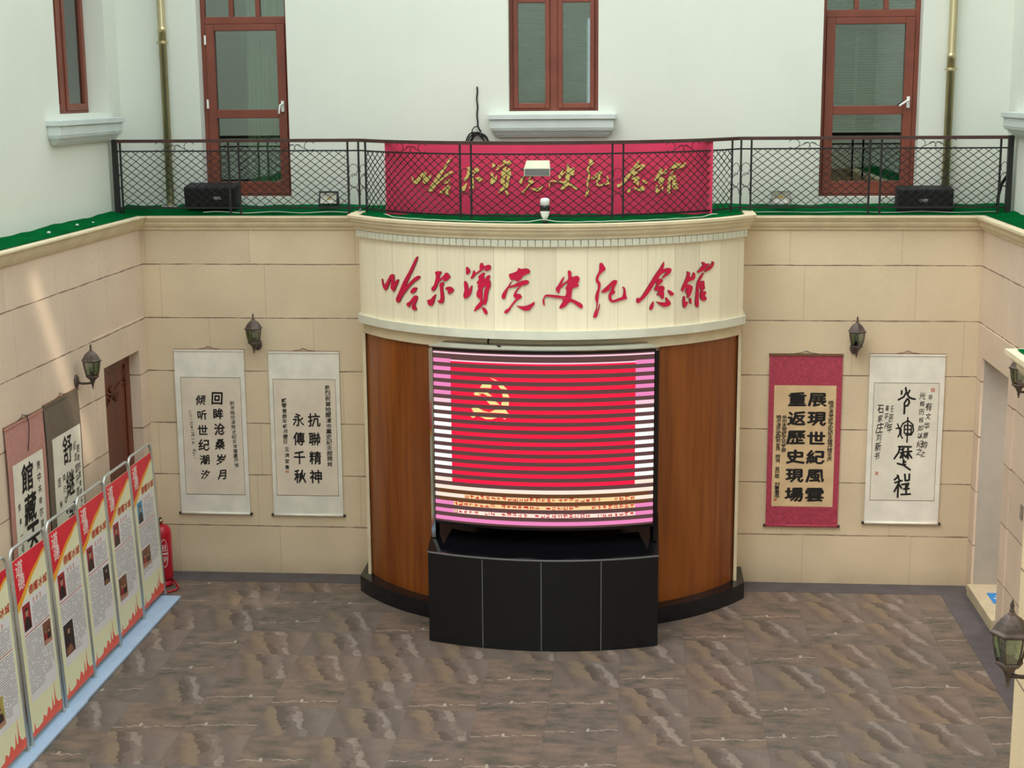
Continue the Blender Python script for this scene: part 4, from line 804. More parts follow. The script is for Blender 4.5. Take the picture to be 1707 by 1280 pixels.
mb = MB(); LR = 2.770
mb_ = lambda u, z, d=0: pc(LR+d, -AL+2*AL*u, z)
def strip(u0, u1, z0, z1, d, m, n=None):
    n = n or max(1, int((u1-u0)*40)); us = [u0+(u1-u0)*i/n for i in range(n+1)]
    mb.add([mb_(u, z, d) for u in us for z in (z0, z1)], [(2*i, 2*i+2, 2*i+3, 2*i+1) for i in range(n)], m)
strip(0, 1, 1.197, 2.934, 0, 'ledbase')
strip(.02, .98, 1.38, 1.545, .0004, 'ledamber')
rz = lambda k: 2.915-.0799*k
hh = .0198
for k in range(22):
    z = rz(k); side = 'ledpink' if k < 6 else 'ledlpink' if k == 6 else 'ledwhite' if k < 16 else 'ledcream' if k < 19 else 'ledpink'
    if k == 0: strip(0, 1, z-.010, z+.006, .001, 'ledlpink')
    elif k == 1:
        strip(0, .0855, z-hh, z+hh, .001, side); strip(.913, 1, z-hh, z+hh, .001, side); strip(.0855, .913, z-.002, z+.012, .001, 'ledlpink'); strip(.0855, .913, z-hh, z-.002, .001, 'ledred')
    elif k < 17:
        strip(0, .0855, z-hh, z+hh, .001, side); strip(.913, 1, z-hh, z+hh, .001, side); strip(.0855, .913, z-hh, z+hh, .001, 'ledred')
        strip(.0855, .913, z+hh*.55, z+hh*.75, .0014, 'ledtext')
    else:
        strip(0, 1, z-hh, z+hh, .001, side)
        if k in (18, 19, 20):
            u0, u1 = {18: (.145, .915), 19: (.09, .915), 20: (.09, .915)}[k]
            strip(u0, u1, z-hh*.95, z+hh*.95, .0013, 'ledgold' if k < 20 else 'ledcream')
            n = int((u1-u0)/.0245)
            for i in range(n):
                if random.random() < (.06 if k < 20 else .13): continue
                uc = u0+(i+.5)*(u1-u0)/n; wd_ = .010
                for q in range(random.randint(3, 5)):
                    if random.random() < .5:
                        zz = z+random.uniform(-.9, .7)*hh; strip(uc-wd_, uc+wd_*random.uniform(.2, 1), zz, zz+.0075, .0018, 'ledtext', 1)
                    else:
                        uu = uc+random.uniform(-1, .8)*wd_; strip(uu, uu+.0030, z-hh*random.uniform(.4, .95), z+hh*random.uniform(.4, .95), .0018, 'ledtext', 1)
EMB = [[(-0.513,2.686),(-0.471,2.677),(-0.431,2.66),(-0.468,2.664)],[(-0.591,2.62),(-0.499,2.62),(-0.496,2.605),(-0.503,2.586),(-0.614,2.585)],[(-0.428,2.616),(-0.378,2.617),(-0.338,2.578),(-0.406,2.583)],[(-0.664,2.537),(-0.537,2.54),(-0.489,2.505),(-0.665,2.507),(-0.681,2.522)],[(-0.39,2.535),(-0.335,2.534),(-0.317,2.501),(-0.383,2.502)],[(-0.547,2.458),(-0.455,2.455),(-0.414,2.423),(-0.512,2.422)],[(-0.395,2.453),(-0.324,2.456),(-0.325,2.419),(-0.399,2.42)],[(-0.706,2.378),(-0.632,2.382),(-0.578,2.355),(-0.517,2.345),(-0.463,2.372),(-0.358,2.377),(-0.325,2.337),(-0.388,2.342),(-0.539,2.338),(-0.683,2.338)],[(-0.719,2.294),(-0.66,2.298),(-0.688,2.278)],[(-0.617,2.297),(-0.54,2.294),(-0.445,2.295),(-0.495,2.276),(-0.556,2.274)],[(-0.385,2.29),(-0.352,2.291),(-0.366,2.279)]]
for P in EMB:
    mb.poly(P, lambda u, v, d: pc(LR+d, u/2.774, v), .0022, .0022, 'ledyellow')
mb.build('display', sc_, 'lit rows of the screen', fix=False)
mb = MB(); mb.tube([cyl(2.38, -.235, 3.0), cyl(2.40, -.237, 2.95), cyl(2.42, -.236, 2.90), pc(2.60, -.17, 2.974), pc(2.61, -.16, 2.974)], .008, 'cable', 6)
tag(mb.build('power_cable'), 'short black cable from the frieze down to the LED screen top', 'cable')

# ------------------------------------------------------------------ downpipes, speakers, floodlights, camera, cables
def pipe(x, zc, label, r=.043, y=UB-.085):
    t = thing('downpipe', label, 'downpipe', (x, y, 4.15), 0, 'brass downpipes on the upper back wall')
    mb = MB(); mb.lathe([(r, 4.16), (r, zc+.1), (r+.004, zc+.1), (r+.004, zc+.16), (r, zc+.16), (r, ZT-.2)], 'brass', (x, y, 0), 18); mb.build('pipe', t)
    mb = MB(); mb.lathe([(r+.005, zc-.025), (r+.006, zc-.02), (r+.006, zc+.0), (r+.005, zc+.005)], 'brass', (x, y, 0), 18); mb.box(x-r-.025, x+r+.025, y-.008, y+.008, zc-.016, zc-.002, 'brass'); mb.box(x-.012, x+.012, y+r, UB-.001, zc-.018, zc+.0, 'brass'); mb.build('clamp', t)
    mb = MB(); mb.box(x-.09, x+.09, y-.05, y+.05, 4.155, 4.185, 'steel'); mb.build('foot_plate', t, 'steel foot plate', .004)
pipe(-4.675, 5.98, 'brass coloured downpipe between the left corner and the left glass door')
pipe(3.855, 5.62, 'brass coloured downpipe to the right of the right glass door')
def speaker(x, y, z, rx, rz, label, bw):
    t = thing('loudspeaker', label, 'speaker', (x, y, z), rz); t.rotation_euler = (rx, 0, rz); t['group'] = 'loudspeakers on the ledge'
    mb = MB(); mb.box(-.29, .29, 0, .25, 0, .24, 'speaker'); L(mb, 'cabinet', t, None, .012)
    mb = MB(); mb.box(-.275, .275, -.012, .001, .012, .228, 'grille'); L(mb, 'grille', t, None, .006)
    mb = MB()
    for i, (a, b) in enumerate(((-.045, -.03), (-.025, -.006), (-.001, .010), (.014, .030), (.034, .045))): mb.box(a+bw, b+bw, -.0155, -.0115, .118, .134+.004*(i % 2), 'badge')
    mb.box(-.035+bw, .036+bw, -.0155, -.0115, .106, .111, 'badge'); L(mb, 'badge', t, 'silver badge')
speaker(-4.15, .10, 4.165, .16, 0, 'black loudspeaker at the foot of the left glass door', .09)
speaker(3.60, .06, 4.13, .10, -.04, 'black loudspeaker on the turf beside the right downpipe', -.02)
def flood(x, y, z, label, rx, pale):
    t = thing('floodlight', label, 'floodlight', (x, y, z)); t.rotation_euler = (rx, 0, 0)
    c = 'steel' if pale else 'dark'
    mb = MB()
    for a in rect_frame(-.105, .105, -.03, .03, 0, .15, .014, .014, .014, .014): mb.box(*a, c)
    mb.box(-.09, .09, .02, .05, .015, .135, c); L(mb, 'housing', t, None, .004)
    mb = MB(); a, b = .09, .035
    O = [(-a, -.02, .016), (a, -.02, .016), (a, -.02, .134), (-a, -.02, .134)]; I = [(-b, .018, .055), (b, .018, .055), (b, .018, .095), (-b, .018, .095)]
    mb.add(O+I, [(0, 1, 5, 4), (1, 2, 6, 5), (2, 3, 7, 6), (3, 0, 4, 7), (4, 5, 6, 7)], 'reflector'); L(mb, 'reflector', t)
    mb = MB(); mb.box(-.022, .022, .012, .017, .064, .086, 'led'); L(mb, 'lamp_chip', t, 'amber lamp chip')
    mb = MB(); mb.tube([(-.112, .0, .075), (-.112, .03, .0), (-.112, .03, -.012), (.112, .03, -.012), (.112, .03, .0), (.112, .0, .075)], .006, c, 6); L(mb, 'bracket', t)
flood(-2.835, .14, 4.20, 'small dark floodlight on the turf right of the left glass door', -.25, False)
flood(2.09, .15, 4.205, 'small grey framed floodlight on the turf left of the right glass door', .06, True)
bx = thing('box_floodlight', 'cream box shaped floodlight fixed to the middle of the railing', 'floodlight', (-.43, -1.27, 4.6))
mb = MB(); A = [(-.555, 4.60), (-.315, 4.60)]
vs = [(-.56, -1.42, 4.595), (-.30, -1.42, 4.595), (-.545, -1.26, 4.60), (-.315, -1.26, 4.60), (-.56, -1.42, 4.675), (-.30, -1.42, 4.675), (-.545, -1.26, 4.745), (-.315, -1.26, 4.745)]
mb.add(vs, [(0, 1, 5, 4), (2, 6, 7, 3), (0, 4, 6, 2), (1, 3, 7, 5), (4, 5, 7, 6), (0, 2, 3, 1)], 'beige'); mb.build('housing', bx, None, .006)
mb = MB(); mb.box(-.55, -.31, -1.4235, -1.419, 4.603, 4.668, 'grey'); mb.build('lens', bx, 'grey lens')
mb = MB(); mb.tube([(-.562, -1.34, 4.66), (-.572, -1.34, 4.66), (-.572, -1.2, 4.66), (-.30+.012, -1.2, 4.66), (-.288, -1.34, 4.66), (-.298, -1.34, 4.66)], .006, 'grey', 6); mb.build('bracket', bx)
cm = thing('security_camera', 'white security camera with dark visor on the curved cornice', 'camera', (-.345, -1.58, 4.15))
cx, cyy = -.345, -1.56
mb = MB(); mb.lathe([(.022, 4.148), (.03, 4.16), (.016, 4.175), (.016, 4.195)], 'dark', (cx, cyy, 0), 14); mb.build('base', cm)
mb = MB(); mb.lathe([(.012, 4.185), (.024, 4.192), (.040, 4.225), (.046, 4.262), (.046, 4.27)], 'camwhite', (cx, cyy, 0), 18); mb.build('lower_shell', cm)
mb = MB(); mb.lathe([(.047, 4.268), (.0475, 4.30), (.0465, 4.325)], 'camblack', (cx, cyy, 0), 18); mb.build('visor', cm, 'dark visor')
mb = MB(); mb.lathe([(.047, 4.325), (.046, 4.372), (.040, 4.388), (.02, 4.393)], 'camwhite', (cx, cyy, 0), 18); mb.build('cap', cm)
# cables
ck = thing('cable_coil', 'black cable hanging on the wall and coiled beside the window sill', 'cable', (-1.2, UB-.02, 4.9))
mb = MB(); mb.tube([(-1.205+.004*math.sin(i), UB-.012, 5.47-.028*i) for i in range(16)]+[(-1.19, UB-.02, 5.02), (-1.165, UB-.03, 4.98)], .009, 'cable', 6); mb.build('hanging_cable', ck)
mb = MB()
for k in range(5):
    rx_, rz_, ox = (.125, .100, .075, .11, .09)[k], (.135, .12, .10, .11, .13)[k], (-.01, .012, .0, .02, -.015)[k]
    mb.tube([(-1.2+ox+rx_*math.cos(t*pi/12), UB-.02-.012*k-.01*math.sin(t*pi/12), 4.845+rz_*math.sin(t*pi/12)+.01*math.sin(t*.9+k)) for t in range(24)], .0085, 'cable', 6, True)
mb.tube([(-1.20, UB-.03, 5.04), (-1.235, UB-.04, 5.035), (-1.262, UB-.04, 5.0), (-1.262, UB-.04, 4.95)], .006, 'cable', 6); mb.build('coil', ck)
mb = MB(); mb.tube([(-2.30-.0*i, -.62-.03*i, 4.165+.02*math.sin(i)) for i in range(0)]+[cyl(2.36, -.80+.02*i, 4.160+.022*max(0, math.cos((i-40)*.157))**12+.002*math.sin(i*1.3)) for i in range(82)], .0045, 'wcable', 6)
tag(mb.build('white_cable'), 'white cable looping along the top edge of the curved cornice', 'cable')
mb = MB(); mb.tube([(1.80+.05*i, -.02-.015*math.sin(i*.5), 4.132+.004*math.sin(i*.4)) for i in range(52)], .004, 'wcable', 6)
tag(mb.build('white_cable'), 'thin white cable lying on the turf under the right part of the railing', 'cable')
mb = MB(); mb.tube([(-4.2+.05*i, -.03+.01*math.sin(i*.4), 4.135+.008*math.sin(i*.5)) for i in range(34)], .005, 'wcable', 6)
tag(mb.build('white_cable'), 'thin pale cable lying on the turf under the left part of the railing', 'cable')
mb = MB(); mb.tube([(4.36, .1, 4.16), (4.36, .08, 4.3), (4.38, .05, 4.42), (4.42, .02, 4.50), (4.455, -.02, 4.52)], .018, 'cable', 8)
tag(mb.build('black_cable'), 'thick black cable rising to the right end post of the railing', 'cable')
mb = MB(); P = drum_path(2.40); mb.tube([(PX0-.045, -.11, 4.185), (PX0-.06, -.13, 4.14), (PX0-.06, -.14, 4.08), (PX0-.03, -.13, 4.0), (PX0-.03, -.06, 3.95)], .012, 'grey', 6)
tag(mb.build('grey_cable'), 'grey cable crossing the cornice where the left ledge meets the curved bay', 'cable')

# ------------------------------------------------------------------ wall lanterns
def lantern(label):
    t = thing('wall_lantern', label, 'lantern', (0, 0, 0), 0, 'bronze wall lanterns')
    cy = -.17; n = 6; ph = pi/6
    mb = MB()
    vs = [(.048*math.cos(a), y, .065*math.sin(a)) for y in (0, -.012, -.024) for a in [2*pi*i/20 for i in range(20)]]
    vs = [(x*(1 if y > -.02 else .72), y, z*(1 if y > -.02 else .72)) for x, y, z in vs]
    mb.add(vs, [(i+20*j, (i+1) % 20+20*j, (i+1) % 20+20*(j+1), i+20*(j+1)) for j in (0, 1) for i in range(20)]+[tuple(40+i for i in range(20))], 'bronze', True)
    L(mb, 'back_plate', t)
    mb = MB(); mb.tube([(0, -.02, -.01), (0, -.06, -.025), (0, -.12, -.022), (0, cy, -.015)], [.014, .012, .011, .014], 'bronze', 8); L(mb, 'arm', t)
    mb = MB(); mb.lathe([(.004, -.075), (.010, -.068), (.006, -.056), (.014, -.044), (.012, -.03), (.018, -.012), (.030, .012), (.052, .034), (.064, .040), (.068, .046), (.068, .054), (.058, .058)], 'bronze', (0, cy, 0), n, 'z', False, ph); L(mb, 'lower_cup', t)
    prof = [(.060, .058), (.069, .09), (.077, .125), (.083, .165), (.086, .198)]
    mb = MB()
    mb.lathe([(r-.002, z) for r, z in prof], 'lampglass', (0, cy, 0), n, 'z', False, ph); g = L(mb, 'glass', t, 'pale green glass')
    me = g.data; bm = bmesh.new(); bm.from_mesh(me); bmesh.ops.delete(bm, geom=[f for f in bm.faces if len(f.verts) > 4], context='FACES'); bm.to_mesh(me); bm.free()
    for i in range(n):
        a = ph+2*pi*i/n; mb = MB(); mb.tube([(r*math.cos(a), cy+r*math.sin(a), z) for r, z in prof], .0045, 'bronze', 6); L(mb, 'rib', t)
    mb = MB(); mb.lathe([(.082, .194), (.096, .196), (.103, .206), (.102, .212), (.088, .222), (.080, .240), (.066, .262), (.046, .282), (.026, .296), (.020, .300), (.020, .306), (.012, .310)], 'bronze', (0, cy, 0), n, 'z', False, ph); L(mb, 'roof', t)
    mb = MB(); mb.lathe([(.010, .308), (.014, .318), (.008, .326), (.010, .334), (.011, .346), (.006, .362), (.002, .374)], 'bronze', (0, cy, 0), 12); L(mb, 'finial', t)
    mb = MB(); mb.lathe([(.022, .058), (.022, .095), (.026, .10)], 'dark', (0, cy, 0), 12); mb.lathe([(.026, .10), (.031, .115), (.031, .165), (.024, .178), (.008, .184)], 'bulb', (0, cy, 0), 14); L(mb, 'bulb', t, 'white bulb in a dark socket')
    return t
ln = lantern('bronze lantern on the back wall between the two white scrolls'); ln.location = (-3.655, -.001, 2.665)
dup(ln, (2.905, -.001, 2.665), 0, 'bronze lantern on the back wall between the crimson scroll and the seal script scroll')
dup(ln, (XL+.001, -2.18, 2.655), pi/2, 'bronze lantern on the left wall beside the brown wooden door')
dup(ln, (XR-.001, -2.50, 2.71), -pi/2, 'bronze lantern on the right wall partly hidden under the near cornice corner')
dup(ln, (2.569, -9.14, 2.596), -pi/2, 'bronze lantern nearest the viewer, largest in view, on the pale near bay')

# ------------------------------------------------------------------ hanging scrolls
INK = .0085
def scroll(label, loc, rz, W, H, mount, paper, pu0, pu1, pv0, pv1, rollc='roller', border=True, cordc='cord', knob=.016):
    """root at the top rod centre; local x right, z up, y towards the wall; paper box given as fractions of the mount"""
    t = thing('hanging_scroll', label, 'scroll', loc, rz, 'calligraphy scrolls on the courtyard walls')
    d = lambda v: -.012-.012*math.sin(v*pi)-.004*math.sin(v*9.0)       # gentle belly away from the wall
    mb = MB(); n = 24; vs = []
    for i in range(n+1):
        v = i/n
        for x in (-W/2, W/2):
            vs += [(x, d(v), -v*H), (x, d(v)+.004, -v*H)]
    fs = []
    for i in range(n):
        a, b = 4*i, 4*i+4; fs += [(a, a+2, b+2, b), (a+1, b+1, b+3, a+3), (a, b, b+1, a+1), (a+2, a+3, b+3, b+2)]
    mb.add(vs, fs, mount); mo = L(mb, 'mount', t)
    x0, x1 = -W/2+pu0*W, -W/2+pu1*W; z0, z1 = pv0*H, pv1*H
    fn = lambda u, v, dd: (x0+(x1-x0)*u, d((z0+(z1-z0)*v)/H)-dd, -(z0+(z1-z0)*v))
    mb = MB(); vs = [fn(u, i/20, .002) for i in range(21) for u in (0, 1)]
    mb.add(vs, [(2*i, 2*i+1, 2*i+3, 2*i+2) for i in range(20)], paper)
    if border:
        e = .006
        for a in ((-e, 0, -.004, 1.004), (1, 1+e, -.004, 1.004)):
            q = [fn(u, a[2]+(a[3]-a[2])*i/20, .0024) for i in range(21) for u in (a[0], a[1])]; mb.add(q, [(2*i, 2*i+1, 2*i+3, 2*i+2) for i in range(20)], 'edge')
        for a in ((-.004, 0), (1, 1.004)): mb.add([fn(u, v, .0024) for v in a for u in (0, 1)], [(0, 1, 3, 2)], 'edge')
    pp = L(mb, 'paper', mo)
    mb = MB(); mb.box(-W/2-.004, W/2+.004, -.022, -.001, -.012, .008, mount if mount != 'brocade' else 'brownrod'); mb.box(-W/2-.006, W/2+.006, -.020, -.001, .006, .012, 'brownrod'); L(mb, 'top_rod', t)
    mb = MB(); mb.tube([(-W/2-.0, -.017, -H), (W/2, -.017, -H)], .014, mount, 12); mb.tube([(-W/2-knob*1.6, -.017, -H), (-W/2, -.017, -H)], .0155, rollc, 12); mb.tube([(W/2, -.017, -H), (W/2+knob*1.6, -.017, -H)], .0155, rollc, 12); L(mb, 'roller', t, 'roller with dark knobs')
    mb = MB(); q = W*.2
    mb.tube([(-q, -.014, .008), (-q*.3, -.012, .022), (-.012, -.010, .038), (0, -.010, .044), (.012, -.010, .038), (q*.3, -.012, .022), (q, -.014, .008)], .0035, cordc, 5); L(mb, 'hanging_cord', t)
    mb = MB(); mb.lathe([(.005, -.016), (.009, -.014), (.005, -.008), (.003, 0)], 'steel', (0, 0, .047), 8, 'y'); L(mb, 'nail', t)
    return t, pp, fn
def column(mb, text, fn, u, v0, v1, wu, wv, m='ink', weight=.018, du=0.0, jit=0.0, rnd=None):
    r = rnd or random.Random(len(text)*31+int(u*100)); n = len(text)
    for i, ch in enumerate(text):
        if ch == ' ': continue
        v = v0+(v1-v0)*(i/(n-1) if n > 1 else 0); s = 1+r.uniform(-jit, jit)
        f2 = lambda a, b, dd: fn(a, 2*v-b, dd)
        write(mb, ch, f2, u+du*(i/max(1, n-1))+r.uniform(-jit, jit)*.03, v, wu*s, wv*s, .0035, m, weight, r.uniform(-jit, jit)*.6+jit*.3, r.uniform(-jit, jit)*.4+jit*.25)
def sealmark(mb, fn, u, v, su, sv):
    for a in ((-.5, -.36, -.5, .5), (.36, .5, -.5, .5), (-.5, .5, -.5, -.36), (-.5, .5, .36, .5), (-.2, -.06, -.3, .3), (.08, .22, -.3, .3), (-.3, .3, -.06, .06)):
        mb.add([fn(u+a[i]*su, v+a[j]*sv, .0036) for i, j in ((0, 2), (1, 2), (1, 3), (0, 3))], [(0, 1, 2, 3)], 'seal')

t, pp, fn = scroll('white scroll nearest the left corner with two columns of six running script characters', (-4.215, -.004, 2.597), 0, .80, 1.89, 'silk', 'paper', .085, .935, .165, .88)
mb = MB(); column(mb, '回眸沧桑岁月', fn, .60, .175, .83, .165, .092, 'ink', .034, .03, .16); column(mb, '倾听世纪潮汐', fn, .325, .19, .83, .175, .090, 'ink', .03, .02, .2)
column(mb, '祝贺哈尔滨党史纪念馆隆重开馆', fn, .845, .215, .745, .068, .034, 'ink', .02, .03, .15); column(mb, '二〇一三年二月一日 刘丁一', fn, .135, .29, .69, .05, .026, 'ink', .02, .035, .2)
L(mb, 'calligraphy', pp, 'black running script')
t, pp, fn = scroll('white scroll left of the walnut panel with two columns of four regular script characters', (-3.14, -.004, 2.582), 0, .80, 1.88, 'silk2', 'paper', .06, .94, .165, .875)
mb = MB(); column(mb, '抗聯精神', fn, .64, .345, .835, .19, .112, 'ink', .026, .0, .04); column(mb, '永傳千秋', fn, .385, .345, .835, .18, .112, 'ink', .026, .0, .04)
column(mb, '熱烈祝賀哈爾濱市黨史紀念館開館', fn, .875, .065, .725, .085, .042, 'ink', .022, .0, .1); column(mb, '貳零壹叁年貳月壹日', fn, .165, .18, .535, .075, .038, 'ink', .02, .0, .1); column(mb, '王濟堂書', fn, .18, .60, .755, .075, .038, 'ink', .02, .0, .1)
sealmark(mb, fn, .175, .795, .055, .024); L(mb, 'calligraphy', pp, 'black regular script with a red seal')
t, pp, fn = scroll('crimson brocade scroll right of the walnut panel with bold clerical script', (2.393, -.004, 2.590), 0, .785, 1.92, 'brocade', 'tan', .075, .925, .175, .885, border=False, cordc='roller')
mb = MB(); column(mb, '展現世紀風雲', fn, .70, .115, .90, .285, .108, 'ink', .043, .0, .05); column(mb, '重返歷史現場', fn, .375, .112, .90, .285, .110, 'ink', .043, -.01, .05)
column(mb, '哈尔滨党史文化纪念馆开馆志庆', fn, .925, .14, .60, .075, .036, 'ink', .03, .0, .12); column(mb, '哈尔滨党史文化学会', fn, .175, .26, .53, .075, .034, 'ink', .03, .0, .12); column(mb, '哈尔滨历史研究会员 同贺 癸巳年 刘景春书', fn, .085, .26, .915, .075, .034, 'ink', .03, .0, .12)
sealmark(mb, fn, .06, .945, .05, .022); L(mb, 'calligraphy', pp, 'bold black clerical script')
t, pp, fn = scroll('white scroll nearest the right corner with four seal script characters in one column', (3.475, -.004, 2.597), 0, .80, 1.88, 'silk', 'paper2', .07, .93, .165, .86, border=True)
mb = MB()
STK = [[(325,75),(322,110)],[(410,70),(388,110)],[(368,42),(375,90),(345,140),(288,172)],[(375,95),(405,145),(440,160),(467,163)],[(385,160),(352,205),(352,260),(348,322)],[(395,165),(406,200),(385,235),(358,240)],
 [(275,435),(290,478),(258,486)],[(335,425),(312,470),(290,490)],[(300,485),(298,540),(278,578)],[(312,490),(308,560),(326,592)],[(386,365),(384,500),(374,634)],[(330,435),(388,395),(440,440),(446,510),(420,556),(362,556)],[(350,450),(346,538)],[(346,538),(420,540)],[(420,540),(425,452)],[(425,452),(350,450)],[(348,495),(422,495)],
 [(283,685),(418,685)],[(298,690),(280,750),(233,817)],[(312,718),(338,706)],[(330,706),(326,810)],[(302,752),(345,742)],[(326,750),(300,806)],[(330,756),(352,790)],[(386,700),(382,815)],[(356,740),(422,735)],[(382,755),(360,800)],[(388,752),(422,806)],[(335,828),(330,882)],[(335,850),(356,850)],[(268,870),(330,885),(404,937)],[(330,884),(352,878)],
 [(232,1050),(276,1010)],[(266,1000),(284,1050),(270,1130),(264,1244)],[(236,1082),(312,1058)],[(276,1090),(228,1180)],[(276,1092),(306,1142)],[(346,988),(350,1058)],[(350,1058),(392,1052)],[(392,1052),(396,985)],[(312,1102),(386,1088),(372,1122),(338,1152)],[(330,1152),(388,1146)],[(356,1104),(358,1204)],[(302,1212),(402,1206)]]
def suv(p):
    x, y = 1455+p[0]/6.564, 640+p[1]/6.564
    return ((x-(1460-11*(y-638)/195))/106.5, (y-639)/195.5)
for k, q in enumerate(STK):
    # strokes drawn in metres on the sheet so that they keep an even width
    Q = [suv(p) for p in q]; q2 = []
    for i in range(len(Q)-1):
        for j in range(4): q2.append((Q[i][0]+(Q[i+1][0]-Q[i][0])*j/4, Q[i][1]+(Q[i+1][1]-Q[i][1])*j/4))
    q2.append(Q[-1])
    f3 = lambda u, v, dd: fn(u/.688, v/1.307, dd+.002)
    brush(mb, [(u*.688, v*1.307) for u, v in q2], .0078 if 6 <= k < 17 else .0105, f3, .0012+.00004*k, 'ink')
column(mb, '非有文华意韵之', fn, .865, .115, .60, .085, .055, 'ink', .012, -.06, .25); column(mb, '光辉历程如以纪之', fn, .745, .105, .58, .08, .05, 'ink', .012, -.01, .25)
column(mb, '壬辰年', fn, .285, .215, .38, .065, .07, 'ink', .01, -.02, .25); column(mb, '嘉平月', fn, .205, .21, .36, .065, .06, 'ink', .01, .0, .25); column(mb, '石家庄刘新书', fn, .115, .22, .62, .09, .075, 'ink', .014, -.03, .25)
sealmark(mb, fn, .905, .055, .06, .030); sealmark(mb, fn, .09, .77, .045, .026); L(mb, 'calligraphy', pp, 'black seal script with two red seals')
t, pp, fn = scroll('dusty pink scroll on the left wall with big brush characters, nearest to the viewer', (XL+.004, -3.52, 2.565), pi/2, .85, 1.90, 'pinksilk', 'paper2', .10, .90, .185, .86, border=False, cordc='ink2')
mb = MB(); column(mb, '館藏天', fn, .44, .135, .595, .40, .215, 'ink', .032, .08, .10); column(mb, '贺中共哈尔滨党', fn, .83, .10, .62, .11, .060, 'ink', .015, .0, .2); column(mb, '馆藏一号天书', fn, .13, .31, .82, .08, .055, 'ink', .01, .03, .25)
L(mb, 'calligraphy', pp, 'large black brush characters')
mb = MB(); mb.tube([(.0, -.03, .03), (.03, -.034, .02), (.055, -.034, -.05), (.05, -.034, -.13), (.02, -.036, -.22), (-.005, -.036, -.29)], .0045, 'ink2', 6); L(mb, 'cord_tail', t, 'dark loose cord')
t, pp, fn = scroll('grey brown scroll on the left wall next to the lantern, black writing on white', (XL+.004, -2.62, 2.58), pi/2, .87, 1.90, 'greysilk', 'paper2', .135, .965, .18, .86, border=False)
mb = MB(); column(mb, '舒継器', fn, .50, .135, .66, .30, .20, 'ink', .018, .06, .08); column(mb, '贺哈尔滨党史大展', fn, .865, .18, .66, .085, .055, 'ink', .012, .03, .2); column(mb, '纪念馆开馆', fn, .755, .14, .50, .085, .060, 'ink', .01, .03, .2); column(mb, '癸巳年春', fn, .32, .33, .59, .10, .055, 'ink', .01, .04, .2); column(mb, '吉林 书', fn, .16, .34, .85, .10, .065, 'ink', .014, .02, .2)
L(mb, 'calligraphy', pp, 'black brush writing')

